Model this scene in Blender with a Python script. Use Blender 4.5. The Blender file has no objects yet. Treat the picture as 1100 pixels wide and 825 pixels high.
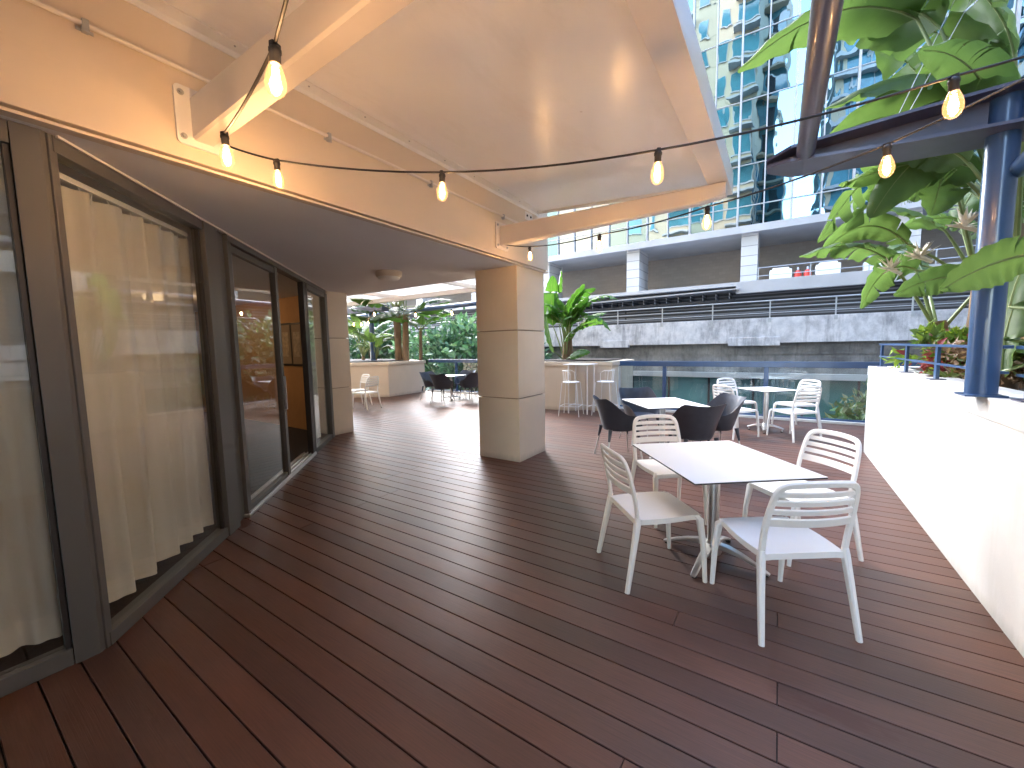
import bpy, bmesh, math, random
from mathutils import Vector, Matrix, Quaternion
R = math.radians
PI = math.pi
random.seed(7)
S = bpy.context.scene
C = S.collection

# ------------------------------------------------------------------ camera
FPX, CXP, CYP, EYE = 433.0, 550.0, 412.5, 1.55      # focal length in px of an 1100 px wide frame
dY = Vector((836 - CXP, CYP - 367.5, FPX)).normalized()
dX = -Vector((-110 - CXP, CYP - 385, FPX)).normalized()
dX = (dX - dY * dX.dot(dY)).normalized()
dZ = dX.cross(dY)
if dZ.y < 0: dZ = -dZ
CAMR = Matrix((dX, dY, dZ))                           # world = CAMR @ (right, up, forward)
def ray(px, py): return CAMR @ Vector((px - CXP, CYP - py, FPX))
def onz(px, py, z=0.0):
    r = ray(px, py); return Vector((0, 0, EYE)) + r * ((z - EYE) / r.z)
def ony(px, py, y):
    r = ray(px, py); return Vector((0, 0, EYE)) + r * (y / r.y)
cam = bpy.data.cameras.new('camera'); camo = bpy.data.objects.new('camera', cam); C.objects.link(camo)
m = Matrix.Identity(4)
for i in range(3):
    m[i][0] = CAMR[i][0]; m[i][1] = CAMR[i][1]; m[i][2] = -CAMR[i][2]
m[0][3], m[1][3], m[2][3] = 0, 0, EYE
camo.matrix_world = m
cam.sensor_width = 36; cam.lens = FPX / 1100 * 36; cam.clip_start = 0.03; cam.clip_end = 3000
S.camera = camo

# ------------------------------------------------------------------ materials
def nt(name):
    mt = bpy.data.materials.new(name); mt.use_nodes = True
    t = mt.node_tree; b = t.nodes['Principled BSDF']
    return mt, t, b
def N(t, typ, **kw):
    n = t.nodes.new(typ)
    for k, v in kw.items():
        if k.startswith('i_'):
            n.inputs[k[2:].replace('_', ' ')].default_value = v
        else: setattr(n, k, v)
    return n
def L(t, a, b): t.links.new(a, b)
def ramp(t, stops):
    n = t.nodes.new('ShaderNodeValToRGB'); e = n.color_ramp.elements
    while len(e) < len(stops): e.new(0.5)
    for k, (p, c) in enumerate(stops):
        e[k].position = p; e[k].color = (*c, 1) if len(c) == 3 else c
    return n
def coords(t, scale=(1, 1, 1), kind='Object'):
    tc = N(t, 'ShaderNodeTexCoord'); mp = N(t, 'ShaderNodeMapping'); mp.inputs['Scale'].default_value = scale
    L(t, tc.outputs[kind], mp.inputs['Vector']); return mp.outputs['Vector']
def worldpos(t, scale=(1, 1, 1)):
    g = N(t, 'ShaderNodeNewGeometry'); mp = N(t, 'ShaderNodeMapping'); mp.inputs['Scale'].default_value = scale
    L(t, g.outputs['Position'], mp.inputs['Vector']); return mp.outputs['Vector']
def noise(t, vec, scale, detail=4, rough=0.55, dist=0.0):
    n = N(t, 'ShaderNodeTexNoise'); n.inputs['Scale'].default_value = scale; n.inputs['Detail'].default_value = detail
    n.inputs['Roughness'].default_value = rough; n.inputs['Distortion'].default_value = dist
    L(t, vec, n.inputs['Vector']); return n.outputs['Fac']
def bump(t, b, h, strength=0.2, dist=0.01):
    n = N(t, 'ShaderNodeBump'); n.inputs['Strength'].default_value = strength; n.inputs['Distance'].default_value = dist
    L(t, h, n.inputs['Height']); L(t, n.outputs['Normal'], b.inputs['Normal']); return n
def simple(name, col, rough=0.5, metal=0.0, var=0.12, scale=6.0, bstr=0.05, bscale=60.0, spec=0.5, coat=0.0, stretch=(1, 1, 1)):
    mt, t, b = nt(name)
    v = worldpos(t, stretch)
    f = noise(t, v, scale, 5)
    r = ramp(t, [(0.25, tuple(c * (1 - var) for c in col)), (0.75, tuple(min(1, c * (1 + var)) for c in col))])
    L(t, f, r.inputs['Fac']); L(t, r.outputs['Color'], b.inputs['Base Color'])
    b.inputs['Roughness'].default_value = rough; b.inputs['Metallic'].default_value = metal
    b.inputs['Specular IOR Level'].default_value = spec; b.inputs['Coat Weight'].default_value = coat
    if bstr: bump(t, b, noise(t, v, bscale, 3), bstr, 0.004)
    return mt

M = {}
def worn(mt, zmax=0.16, depth=0.45, col=(0.30, 0.24, 0.18)):
    t = mt.node_tree; b = t.nodes['Principled BSDF']; src = b.inputs['Base Color'].links[0].from_socket
    g = N(t, 'ShaderNodeNewGeometry'); sp = N(t, 'ShaderNodeSeparateXYZ'); L(t, g.outputs['Position'], sp.inputs[0])
    nn = noise(t, worldpos(t, (6, 6, 1.2)), 2.4, 6, 0.7)
    m1 = N(t, 'ShaderNodeMath', operation='MULTIPLY_ADD'); m1.inputs[1].default_value = -1.0 / zmax; m1.inputs[2].default_value = 0.55; L(t, sp.outputs['Z'], m1.inputs[0])
    m2 = N(t, 'ShaderNodeMath', operation='ADD', use_clamp=True); L(t, m1.outputs[0], m2.inputs[0]); L(t, nn, m2.inputs[1])
    r = ramp(t, [(0.45, (0, 0, 0)), (1.0, (1, 1, 1))]); L(t, m2.outputs[0], r.inputs['Fac'])
    st = noise(t, worldpos(t, (9, 9, .35)), 1.6, 6, 0.7); r4 = ramp(t, [(0.60, (0, 0, 0)), (0.80, (.35, .35, .35))]); L(t, st, r4.inputs['Fac'])
    mxa = N(t, 'ShaderNodeMath', operation='MAXIMUM'); L(t, r.outputs[0], mxa.inputs[0]); L(t, r4.outputs[0], mxa.inputs[1])
    f = N(t, 'ShaderNodeMath', operation='MULTIPLY'); f.inputs[1].default_value = depth; L(t, mxa.outputs[0], f.inputs[0])
    mx = N(t, 'ShaderNodeMixRGB'); L(t, f.outputs[0], mx.inputs[0]); L(t, src, mx.inputs[1]); mx.inputs[2].default_value = (*col, 1)
    L(t, mx.outputs[0], b.inputs['Base Color']); return mt
M['cream'] = worn(simple('cream_render', (0.69, 0.585, 0.455), 0.75, var=0.05, scale=2.2, bstr=0.15, bscale=140, spec=0.3))
M['fascia'] = simple('fascia_paint', (0.66, 0.57, 0.46), 0.62, var=0.035, scale=1.1, bstr=0.04, bscale=90, spec=0.35)
M['soffit'] = simple('soffit_paint', (0.86, 0.84, 0.82), 0.7, var=0.04, scale=0.9, bstr=0.05, bscale=60, spec=0.3)
M['canopy'] = simple('canopy_sheet', (0.86, 0.86, 0.86), 0.28, var=0.03, scale=0.9, bstr=0.03, bscale=6, spec=0.5)
def speck(mt):
    t = mt.node_tree; b = t.nodes['Principled BSDF']; src = b.inputs['Base Color'].links[0].from_socket
    vo = N(t, 'ShaderNodeTexVoronoi'); vo.inputs['Scale'].default_value = 2.6; L(t, worldpos(t), vo.inputs['Vector'])
    r = ramp(t, [(0.018, (1, 1, 1)), (0.035, (0, 0, 0))]); L(t, vo.outputs['Distance'], r.inputs['Fac'])
    sm = noise(t, worldpos(t, (1, .35, 1)), 3.0, 7, 0.7); r2 = ramp(t, [(0.52, (0, 0, 0)), (0.8, (.5, .5, .5))]); L(t, sm, r2.inputs['Fac'])
    a = N(t, 'ShaderNodeMath', operation='MAXIMUM'); L(t, r.outputs[0], a.inputs[0]); L(t, r2.outputs[0], a.inputs[1])
    f = N(t, 'ShaderNodeMath', operation='MULTIPLY'); f.inputs[1].default_value = .4; L(t, a.outputs[0], f.inputs[0])
    mx = N(t, 'ShaderNodeMixRGB'); L(t, f.outputs[0], mx.inputs[0]); L(t, src, mx.inputs[1]); mx.inputs[2].default_value = (.42, .37, .31, 1); L(t, mx.outputs[0], b.inputs['Base Color'])
speck(M['canopy']); speck(M['fascia'])
M['steel_cream'] = simple('cream_painted_steel', (0.74, 0.68, 0.62), 0.4, var=0.03, scale=4, bstr=0.03, bscale=50)
def translucent_sheet(name, col, tr):
    mt = simple(name, col, 0.35, var=0.02, bstr=0.0); t = mt.node_tree; b = t.nodes['Principled BSDF']; out = t.nodes['Material Output']
    tl = N(t, 'ShaderNodeBsdfTranslucent'); tl.inputs[0].default_value = (*col, 1); mx = N(t, 'ShaderNodeMixShader'); mx.inputs[0].default_value = tr
    L(t, b.outputs[0], mx.inputs[1]); L(t, tl.outputs[0], mx.inputs[2]); L(t, mx.outputs[0], out.inputs['Surface']); return mt
M['opal'] = translucent_sheet('opal_roof_sheet', (0.85, 0.85, 0.83), 0.55)
M['white_paint'] = simple('white_paint', (0.78, 0.77, 0.74), 0.4, var=0.03, scale=3, bstr=0.02)
M['frame'] = simple('bronze_aluminium', (0.115, 0.112, 0.105), 0.45, metal=0.1, spec=0.4, var=0.08, scale=5, bstr=0.02, bscale=90, stretch=(1, 1, .15))
M['frame_dark'] = simple('dark_frame', (0.035, 0.03, 0.027), 0.45, var=0.1, bstr=0.0)
M['navy'] = simple('navy_paint', (0.034, 0.085, 0.20), 0.28, var=0.12, scale=5, bstr=0.03, bscale=40, coat=0.3)
M['navy_dusty'] = simple('weathered_navy_paint', (0.065, 0.07, 0.125), 0.38, var=0.18, scale=7, bstr=0.05, bscale=50, coat=0.15)
M['plastic'] = simple('white_plastic', (0.80, 0.785, 0.755), 0.42, var=0.015, scale=9, bstr=0.03, bscale=300, spec=0.45)
M['plastic_cream'] = simple('ivory_plastic', (0.76, 0.70, 0.62), 0.42, var=0.02, scale=9, bstr=0.03, bscale=300, spec=0.45)
M['laminate'] = simple('white_laminate', (0.84, 0.825, 0.80), 0.3, var=0.012, scale=5, bstr=0.0)
M['edge'] = simple('black_edge', (0.02, 0.02, 0.022), 0.5, bstr=0.0)
M['charcoal'] = simple('charcoal_plastic', (0.036, 0.041, 0.055), 0.38, var=0.1, scale=20, bstr=0.05, bscale=400, spec=0.5)
M['alu'] = simple('brushed_aluminium', (0.55, 0.54, 0.53), 0.32, metal=0.9, var=0.06, scale=12, bstr=0.02, bscale=150)
M['rubber'] = simple('black_rubber', (0.016, 0.014, 0.013), 0.55, var=0.2, bstr=0.0)
M['fixture'] = simple('light_fitting', (0.62, 0.53, 0.43), 0.4, var=0.02, bstr=0.0)
M['ochre'] = simple('ochre_wall', (0.52, 0.30, 0.14), 0.8, var=0.05, bstr=0.02)
M['carpet'] = simple('carpet', (0.035, 0.03, 0.032), 0.95, var=0.25, scale=60, bstr=0.3, bscale=300)
M['inner_wall'] = simple('inner_wall', (0.34, 0.27, 0.2), 0.8, var=0.04, bstr=0.0)
M['picture'] = simple('picture_print', (0.45, 0.38, 0.28), 0.4, var=0.4, scale=14, bstr=0)
M['taupe'] = None
M['soil'] = simple('soil', (0.03, 0.022, 0.016), 0.95, var=0.4, scale=18, bstr=0.6, bscale=40)
M['asphalt'] = simple('asphalt', (0.05, 0.05, 0.052), 0.85, var=0.2, scale=2, bstr=0.3, bscale=60)
M['white_box'] = simple('white_plastic_tank', (0.82, 0.82, 0.80), 0.4, var=0.03, bstr=0)
M['red'] = simple('red_cylinder', (0.62, 0.05, 0.03), 0.35, var=0.1, bstr=0)
M['galv'] = simple('galvanised_steel', (0.42, 0.43, 0.44), 0.45, metal=0.5, var=0.1, scale=8, bstr=0)
M['dark'] = simple('dark_void_paint', (0.03, 0.031, 0.034), 0.8, bstr=0)
M['slab'] = simple('pale_slab_paint', (0.44, 0.44, 0.45), 0.6, var=0.12, scale=.8, bstr=0.0)
M['trunk'] = simple('palm_trunk', (0.20, 0.13, 0.075), 0.85, var=0.45, scale=9, bstr=0.6, bscale=26, stretch=(1, 1, .25))
M['bark'] = simple('bark', (0.10, 0.075, 0.05), 0.9, var=0.4, scale=9, bstr=0.6, bscale=26)
M['stem'] = simple('leaf_stalk', (0.20, 0.25, 0.09), 0.45, var=0.3, scale=5, bstr=0.0)
M['bract'] = simple('pale_flower_bract', (0.78, 0.68, 0.56), 0.6, var=0.15, scale=30, bstr=0.0)

def cap_white():
    mt, t, b = nt('white_rendered_wall')
    v = worldpos(t); f = noise(t, v, 1.3, 6, 0.6)
    r = ramp(t, [(0.3, (0.54, 0.55, 0.54)), (0.7, (0.63, 0.635, 0.625))]); L(t, f, r.inputs['Fac'])
    f2 = noise(t, worldpos(t, (5, 5, .6)), 2.0, 5, 0.6)
    r2 = ramp(t, [(0.30, (0.90, 0.91, 0.88)), (0.5, (1, 1, 1))]); L(t, f2, r2.inputs['Fac'])
    mx = N(t, 'ShaderNodeMixRGB', blend_type='MULTIPLY'); mx.inputs[0].default_value = 0.6
    L(t, r.outputs['Color'], mx.inputs[1]); L(t, r2.outputs['Color'], mx.inputs[2]); L(t, mx.outputs[0], b.inputs['Base Color'])
    b.inputs['Roughness'].default_value = 0.8; b.inputs['Specular IOR Level'].default_value = 0.25
    bump(t, b, noise(t, v, 90, 4, 0.7), 0.25, 0.004)
    return worn(mt, 0.14, 0.45, (0.36, 0.36, 0.33))
M['white_wall'] = cap_white()
M['joint'] = simple('joint_sealant', (0.30, 0.22, 0.15), 0.8, bstr=0)

def deck_mat():
    mt, t, b = nt('composite_decking')
    at = N(t, 'ShaderNodeAttribute', attribute_name='tone')
    r = ramp(t, [(0.0, (0.068, 0.029, 0.018)), (0.3, (0.092, 0.036, 0.021)), (0.55, (0.110, 0.046, 0.028)), (0.8, (0.070, 0.037, 0.027)), (1.0, (0.102, 0.040, 0.022))])
    L(t, at.outputs['Fac'], r.inputs['Fac'])
    grain = noise(t, worldpos(t, (1.6, 60, 1)), 3.0, 6, 0.65)
    g = ramp(t, [(0.3, (0.72, 0.72, 0.72)), (0.5, (1, 1, 1)), (0.72, (1.22, 1.2, 1.18))]); L(t, grain, g.inputs['Fac'])
    mx = N(t, 'ShaderNodeMixRGB', blend_type='MULTIPLY'); mx.inputs[0].default_value = 1
    L(t, r.outputs['Color'], mx.inputs[1]); L(t, g.outputs['Color'], mx.inputs[2])
    blot = noise(t, worldpos(t, (1, 3.0, 1)), 1.3, 5, 0.6)
    g2 = ramp(t, [(0.3, (0.80, 0.80, 0.82)), (0.7, (1.16, 1.12, 1.10))]); L(t, blot, g2.inputs['Fac'])
    mx2 = N(t, 'ShaderNodeMixRGB', blend_type='MULTIPLY'); mx2.inputs[0].default_value = 1
    L(t, mx.outputs[0], mx2.inputs[1]); L(t, g2.outputs['Color'], mx2.inputs[2])
    # rusty spill on the board near the middle joint
    ge = N(t, 'ShaderNodeNewGeometry'); sub = N(t, 'ShaderNodeVectorMath', operation='SUBTRACT'); sub.inputs[1].default_value = (0.27, 2.02, 0)
    L(t, ge.outputs['Position'], sub.inputs[0])
    ml = N(t, 'ShaderNodeVectorMath', operation='MULTIPLY'); ml.inputs[1].default_value = (4.6, 15, 0); L(t, sub.outputs[0], ml.inputs[0])
    ln = N(t, 'ShaderNodeVectorMath', operation='LENGTH'); L(t, ml.outputs[0], ln.inputs[0])
    ad = N(t, 'ShaderNodeMath', operation='ADD'); L(t, ln.outputs['Value'], ad.inputs[0])
    nn = N(t, 'ShaderNodeMath', operation='MULTIPLY_ADD'); nn.inputs[1].default_value = 2.6; nn.inputs[2].default_value = -1.3
    L(t, noise(t, worldpos(t, (1, 3, 1)), 9, 4), nn.inputs[0]); L(t, nn.outputs[0], ad.inputs[1])
    rs = ramp(t, [(0.45, (1, 1, 1)), (1.0, (0, 0, 0))]); L(t, ad.outputs[0], rs.inputs['Fac'])
    fs = N(t, 'ShaderNodeMath', operation='MULTIPLY'); fs.inputs[1].default_value = 0.95; L(t, rs.outputs['Color'], fs.inputs[0])
    mx3 = N(t, 'ShaderNodeMixRGB'); L(t, fs.outputs[0], mx3.inputs[0]); L(t, mx2.outputs[0], mx3.inputs[1]); mx3.inputs[2].default_value = (0.060, 0.016, 0.008, 1)
    L(t, mx3.outputs[0], b.inputs['Base Color'])
    rr = N(t, 'ShaderNodeMapRange'); rr.inputs['To Min'].default_value = 0.35; rr.inputs['To Max'].default_value = 0.50
    L(t, blot, rr.inputs['Value']); L(t, rr.outputs[0], b.inputs['Roughness'])
    b.inputs['Specular IOR Level'].default_value = 0.5
    bump(t, b, grain, 0.25, 0.0025)
    return mt
M['deck'] = deck_mat()

def concrete_mat(name, base, dark, amount=0.5, scale=0.5, seed=0.0, lo=0.38, hi=0.62):
    mt, t, b = nt(name)
    v = worldpos(t, (1, 1, 1)); vs = worldpos(t, (1.2, 1.2, .28))
    a = noise(t, worldpos(t, (1.1, 1.1, .8)), scale * 1.3, 10, 0.72, 0.5); c = noise(t, v, scale * 6, 6, 0.7)
    r = ramp(t, [(lo, dark), (hi, base)]); L(t, a, r.inputs['Fac'])
    r2 = ramp(t, [(0.3, (0.75, 0.76, 0.78)), (0.6, (1.08, 1.07, 1.06))]); L(t, c, r2.inputs['Fac'])
    vor = noise(t, worldpos(t, (3.2, 3.2, .5)), scale * 2.2, 7, 0.75)
    r3 = ramp(t, [(0.36, (0.42, 0.42, 0.44)), (0.50, (1, 1, 1))]); L(t, vor, r3.inputs['Fac'])
    mx = N(t, 'ShaderNodeMixRGB', blend_type='MULTIPLY'); mx.inputs[0].default_value = 1
    L(t, r.outputs['Color'], mx.inputs[1]); L(t, r2.outputs['Color'], mx.inputs[2])
    my = N(t, 'ShaderNodeMixRGB', blend_type='MULTIPLY'); my.inputs[0].default_value = amount
    L(t, mx.outputs[0], my.inputs[1]); L(t, r3.outputs['Color'], my.inputs[2])
    L(t, my.outputs[0], b.inputs['Base Color']); b.inputs['Roughness'].default_value = 0.85
    bump(t, b, c, 0.3, 0.01)
    return mt
M['concrete'] = concrete_mat('weathered_concrete', (0.66, 0.66, 0.68), (0.40, 0.40, 0.42), 0.6, 0.55, lo=0.36, hi=0.52)
M['concrete_low'] = concrete_mat('dark_grey_concrete', (0.32, 0.32, 0.32), (0.15, 0.15, 0.155), 0.6, 0.5)  # darker grey concrete for the retaining wall and road deck

def cladding(name, col, pitch=0.4, mortar=0.012, dark=0.6, bw=0.8):
    mt, t, b = nt(name)
    g = N(t, 'ShaderNodeNewGeometry'); sp = N(t, 'ShaderNodeSeparateXYZ'); L(t, g.outputs['Position'], sp.inputs[0])
    s = N(t, 'ShaderNodeMath', operation='ADD'); L(t, sp.outputs['X'], s.inputs[0]); L(t, sp.outputs['Y'], s.inputs[1])
    cb = N(t, 'ShaderNodeCombineXYZ'); L(t, s.outputs[0], cb.inputs['X']); L(t, sp.outputs['Z'], cb.inputs['Y'])
    br = N(t, 'ShaderNodeTexBrick'); L(t, cb.outputs[0], br.inputs['Vector'])
    br.inputs['Scale'].default_value = 1; br.inputs['Brick Width'].default_value = bw; br.inputs['Row Height'].default_value = pitch
    br.inputs['Mortar Size'].default_value = mortar; br.inputs['Mortar Smooth'].default_value = 0.1
    br.inputs['Color1'].default_value = (*col, 1); br.inputs['Color2'].default_value = (*[c * 0.9 for c in col], 1)
    br.inputs['Mortar'].default_value = (*[c * dark for c in col], 1)
    L(t, br.outputs['Color'], b.inputs['Base Color']); b.inputs['Roughness'].default_value = 0.7
    bump(t, b, br.outputs['Fac'], -0.3, 0.01)
    return mt
M['taupe'] = cladding('taupe_block_wall', (0.33, 0.295, 0.265), 0.2, 0.008, 0.85, 0.4)
M['clad'] = cladding('grey_panel_cladding', (0.56, 0.55, 0.54), 0.52, 0.02, 0.45, 300.0)
M['louvre'] = cladding('dark_louvres', (0.17, 0.175, 0.19), 0.16, 0.05, 0.2, 30.0)
M['hotel'] = cladding('hotel_cream_render', (0.56, 0.46, 0.33), 3.2, 0.05, 0.75, 40.0)

def schlick(t, f0=0.04):
    lw = N(t, 'ShaderNodeLayerWeight'); lw.inputs[0].default_value = 0.5
    p = N(t, 'ShaderNodeMath', operation='POWER'); L(t, lw.outputs['Facing'], p.inputs[0]); p.inputs[1].default_value = 5
    q = N(t, 'ShaderNodeMath', operation='MULTIPLY_ADD'); L(t, p.outputs[0], q.inputs[0]); q.inputs[1].default_value = 1 - f0; q.inputs[2].default_value = f0
    return q.outputs[0]
def glass_mat(name='window_glass', tint=(0.93, 0.95, 0.94), boost=1.0, rough=0.0, ior=1.5, wav=0.0):
    mt, t, b = nt(name); t.nodes.remove(b); out = t.nodes['Material Output']
    tr = N(t, 'ShaderNodeBsdfTransparent'); tr.inputs[0].default_value = (*tint, 1)
    gl = N(t, 'ShaderNodeBsdfGlossy'); gl.inputs['Roughness'].default_value = rough; gl.inputs[0].default_value = (0.95, 0.97, 0.97, 1)
    ml = N(t, 'ShaderNodeMath', operation='MULTIPLY', use_clamp=True); ml.inputs[1].default_value = boost; L(t, schlick(t), ml.inputs[0])
    mx = N(t, 'ShaderNodeMixShader'); L(t, ml.outputs[0], mx.inputs[0]); L(t, tr.outputs[0], mx.inputs[1]); L(t, gl.outputs[0], mx.inputs[2])
    if wav:
        bp = N(t, 'ShaderNodeBump'); bp.inputs['Strength'].default_value = wav; bp.inputs['Distance'].default_value = 0.05
        L(t, noise(t, worldpos(t), 0.9, 2), bp.inputs['Height']); L(t, bp.outputs[0], gl.inputs['Normal'])
    L(t, mx.outputs[0], out.inputs['Surface']); return mt
M['glass'] = glass_mat('window_glass', (0.95, 0.96, 0.94), 1.05, wav=0.02)
M['rail_glass'] = glass_mat('green_tinted_balustrade_glass', (0.93, 0.97, 0.965), 1.1)
M['bulb_glass'] = None
def bulb_glass():
    mt, t, b = nt('amber_bulb_glass'); t.nodes.remove(b); out = t.nodes['Material Output']
    tr = N(t, 'ShaderNodeBsdfTransparent'); tr.inputs[0].default_value = (1, 0.90, 0.72, 1)
    gl = N(t, 'ShaderNodeBsdfGlossy'); gl.inputs['Roughness'].default_value = 0.03
    mx = N(t, 'ShaderNodeMixShader'); L(t, schlick(t), mx.inputs[0]); L(t, tr.outputs[0], mx.inputs[1]); L(t, gl.outputs[0], mx.inputs[2])
    em = N(t, 'ShaderNodeEmission'); em.inputs[0].default_value = (1.0, 0.45, 0.16, 1); em.inputs[1].default_value = 0.05
    ad = N(t, 'ShaderNodeAddShader'); L(t, mx.outputs[0], ad.inputs[0]); L(t, em.outputs[0], ad.inputs[1])
    L(t, ad.outputs[0], out.inputs['Surface']); return mt
M['bulb_glass'] = bulb_glass()
def emit(name, col, st):
    mt, t, b = nt(name); t.nodes.remove(b); e = N(t, 'ShaderNodeEmission'); e.inputs[0].default_value = (*col, 1); e.inputs[1].default_value = st
    L(t, e.outputs[0], t.nodes['Material Output'].inputs['Surface']); return mt
M['filament'] = emit('glowing_filament', (1.0, 0.60, 0.27), 14)
M['filament'].cycles.emission_sampling = 'NONE'; M['bulb_glass'].cycles.emission_sampling = 'NONE'

def tower_glass():
    mt, t, b = nt('reflective_tower_glass')
    oi = N(t, 'ShaderNodeObjectInfo')
    r = ramp(t, [(0.0, (0.02, 0.07, 0.09)), (0.3, (0.03, 0.10, 0.13)), (0.55, (0.02, 0.035, 0.05)), (0.8, (0.04, 0.13, 0.16)), (1.0, (0.06, 0.09, 0.10))])
    L(t, oi.outputs['Random'], r.inputs['Fac'])
    t.nodes.remove(b); df = N(t, 'ShaderNodeBsdfDiffuse'); L(t, r.outputs['Color'], df.inputs[0])
    gl = N(t, 'ShaderNodeBsdfGlossy'); gl.inputs['Roughness'].default_value = 0.0
    r2 = ramp(t, [(0.0, (0.16, 0.30, 0.36)), (0.5, (0.24, 0.34, 0.38)), (1.0, (0.36, 0.42, 0.45))]); L(t, oi.outputs['Random'], r2.inputs['Fac']); L(t, r2.outputs['Color'], gl.inputs[0])
    bp = N(t, 'ShaderNodeBump'); bp.inputs['Strength'].default_value = 0.3; bp.inputs['Distance'].default_value = 0.035
    L(t, noise(t, worldpos(t, (1, 1, .5)), 0.8, 2), bp.inputs['Height']); L(t, bp.outputs[0], gl.inputs['Normal'])
    mx = N(t, 'ShaderNodeMixShader'); mx.inputs[0].default_value = 0.9; L(t, df.outputs[0], mx.inputs[1]); L(t, gl.outputs[0], mx.inputs[2])
    L(t, mx.outputs[0], t.nodes['Material Output'].inputs['Surface']); return mt
M['tower_glass'] = tower_glass()
M['hotel_glass'] = simple('hotel_window_glass', (0.07, 0.23, 0.29), 0.08, var=0.5, scale=.5, bstr=0, spec=1.0)
M['teal_glass'] = simple('teal_shopfront_glass', (0.05, 0.17, 0.17), 0.12, var=0.7, scale=.45, bstr=0, spec=0.9)

def curtain_mat():
    mt, t, b = nt('sheer_curtain'); t.nodes.remove(b)
    col = ramp(t, [(0.35, (0.80, 0.75, 0.67)), (0.65, (0.88, 0.84, 0.77))]); L(t, noise(t, worldpos(t, (1, 1, .1)), 5, 3), col.inputs['Fac'])
    d = N(t, 'ShaderNodeBsdfDiffuse'); L(t, col.outputs[0], d.inputs[0]); tl = N(t, 'ShaderNodeBsdfTranslucent'); L(t, col.outputs[0], tl.inputs[0])
    tr = N(t, 'ShaderNodeBsdfTransparent')
    a = N(t, 'ShaderNodeMixShader'); a.inputs[0].default_value = 0.22; L(t, d.outputs[0], a.inputs[1]); L(t, tl.outputs[0], a.inputs[2])
    lw = N(t, 'ShaderNodeLayerWeight'); lw.inputs[0].default_value = 0.5
    mr = N(t, 'ShaderNodeMapRange'); mr.inputs['To Min'].default_value = 0.10; mr.inputs['To Max'].default_value = 0.02; L(t, lw.outputs['Facing'], mr.inputs['Value'])
    c = N(t, 'ShaderNodeMixShader'); L(t, mr.outputs[0], c.inputs[0]); L(t, a.outputs[0], c.inputs[1]); L(t, tr.outputs[0], c.inputs[2])
    L(t, c.outputs[0], t.nodes['Material Output'].inputs['Surface']); return mt
M['curtain'] = curtain_mat()
M['hem'] = simple('curtain_hem', (0.80, 0.74, 0.66), 0.9, var=0.05, bstr=0)

def leaf_mat(name, c1, c2, trans=0.35, rough=0.38, attr=False):
    mt, t, b = nt(name); out = t.nodes['Material Output']
    v = worldpos(t)
    if attr:
        at = N(t, 'ShaderNodeAttribute', attribute_name='tint'); colout = at.outputs['Color']
    else:
        r = ramp(t, [(0.3, c1), (0.7, c2)]); L(t, noise(t, v, 2.2, 4), r.inputs['Fac']); colout = r.outputs['Color']
        uv = N(t, 'ShaderNodeTexCoord'); wv = N(t, 'ShaderNodeTexWave'); wv.inputs['Scale'].default_value = 9; wv.inputs['Distortion'].default_value = 0.3
        wv.bands_direction = 'X'; L(t, uv.outputs['UV'], wv.inputs['Vector'])
        mxx = N(t, 'ShaderNodeMixRGB', blend_type='MULTIPLY'); mxx.inputs[0].default_value = 0.35
        L(t, colout, mxx.inputs[1]); L(t, wv.outputs['Color'], mxx.inputs[2]); colout = mxx.outputs[0]
        bump(t, b, wv.outputs['Fac'], 0.35, 0.006)
    L(t, colout, b.inputs['Base Color']); b.inputs['Roughness'].default_value = rough; b.inputs['Specular IOR Level'].default_value = 0.4
    tl = N(t, 'ShaderNodeBsdfTranslucent'); br = N(t, 'ShaderNodeMixRGB', blend_type='MULTIPLY'); br.inputs[0].default_value = 1
    L(t, colout, br.inputs[1]); br.inputs[2].default_value = (1.45, 1.45, 0.9, 1); L(t, br.outputs[0], tl.inputs[0])
    mx = N(t, 'ShaderNodeMixShader'); mx.inputs[0].default_value = trans; L(t, b.outputs[0], mx.inputs[1]); L(t, tl.outputs[0], mx.inputs[2])
    L(t, mx.outputs[0], out.inputs['Surface']); return mt
M['leaf'] = leaf_mat('broad_leaf', (0.085, 0.155, 0.05), (0.14, 0.235, 0.08), 0.42)
M['leaf_bright'] = leaf_mat('bright_broad_leaf', (0.07, 0.19, 0.03), (0.12, 0.27, 0.045), 0.36)
M['leaf_dark'] = leaf_mat('dark_broad_leaf', (0.030, 0.085, 0.020), (0.06, 0.13, 0.03), 0.3)
M['leaf_multi'] = leaf_mat('mixed_small_leaf', None, None, 0.25, 0.45, attr=True)

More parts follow.
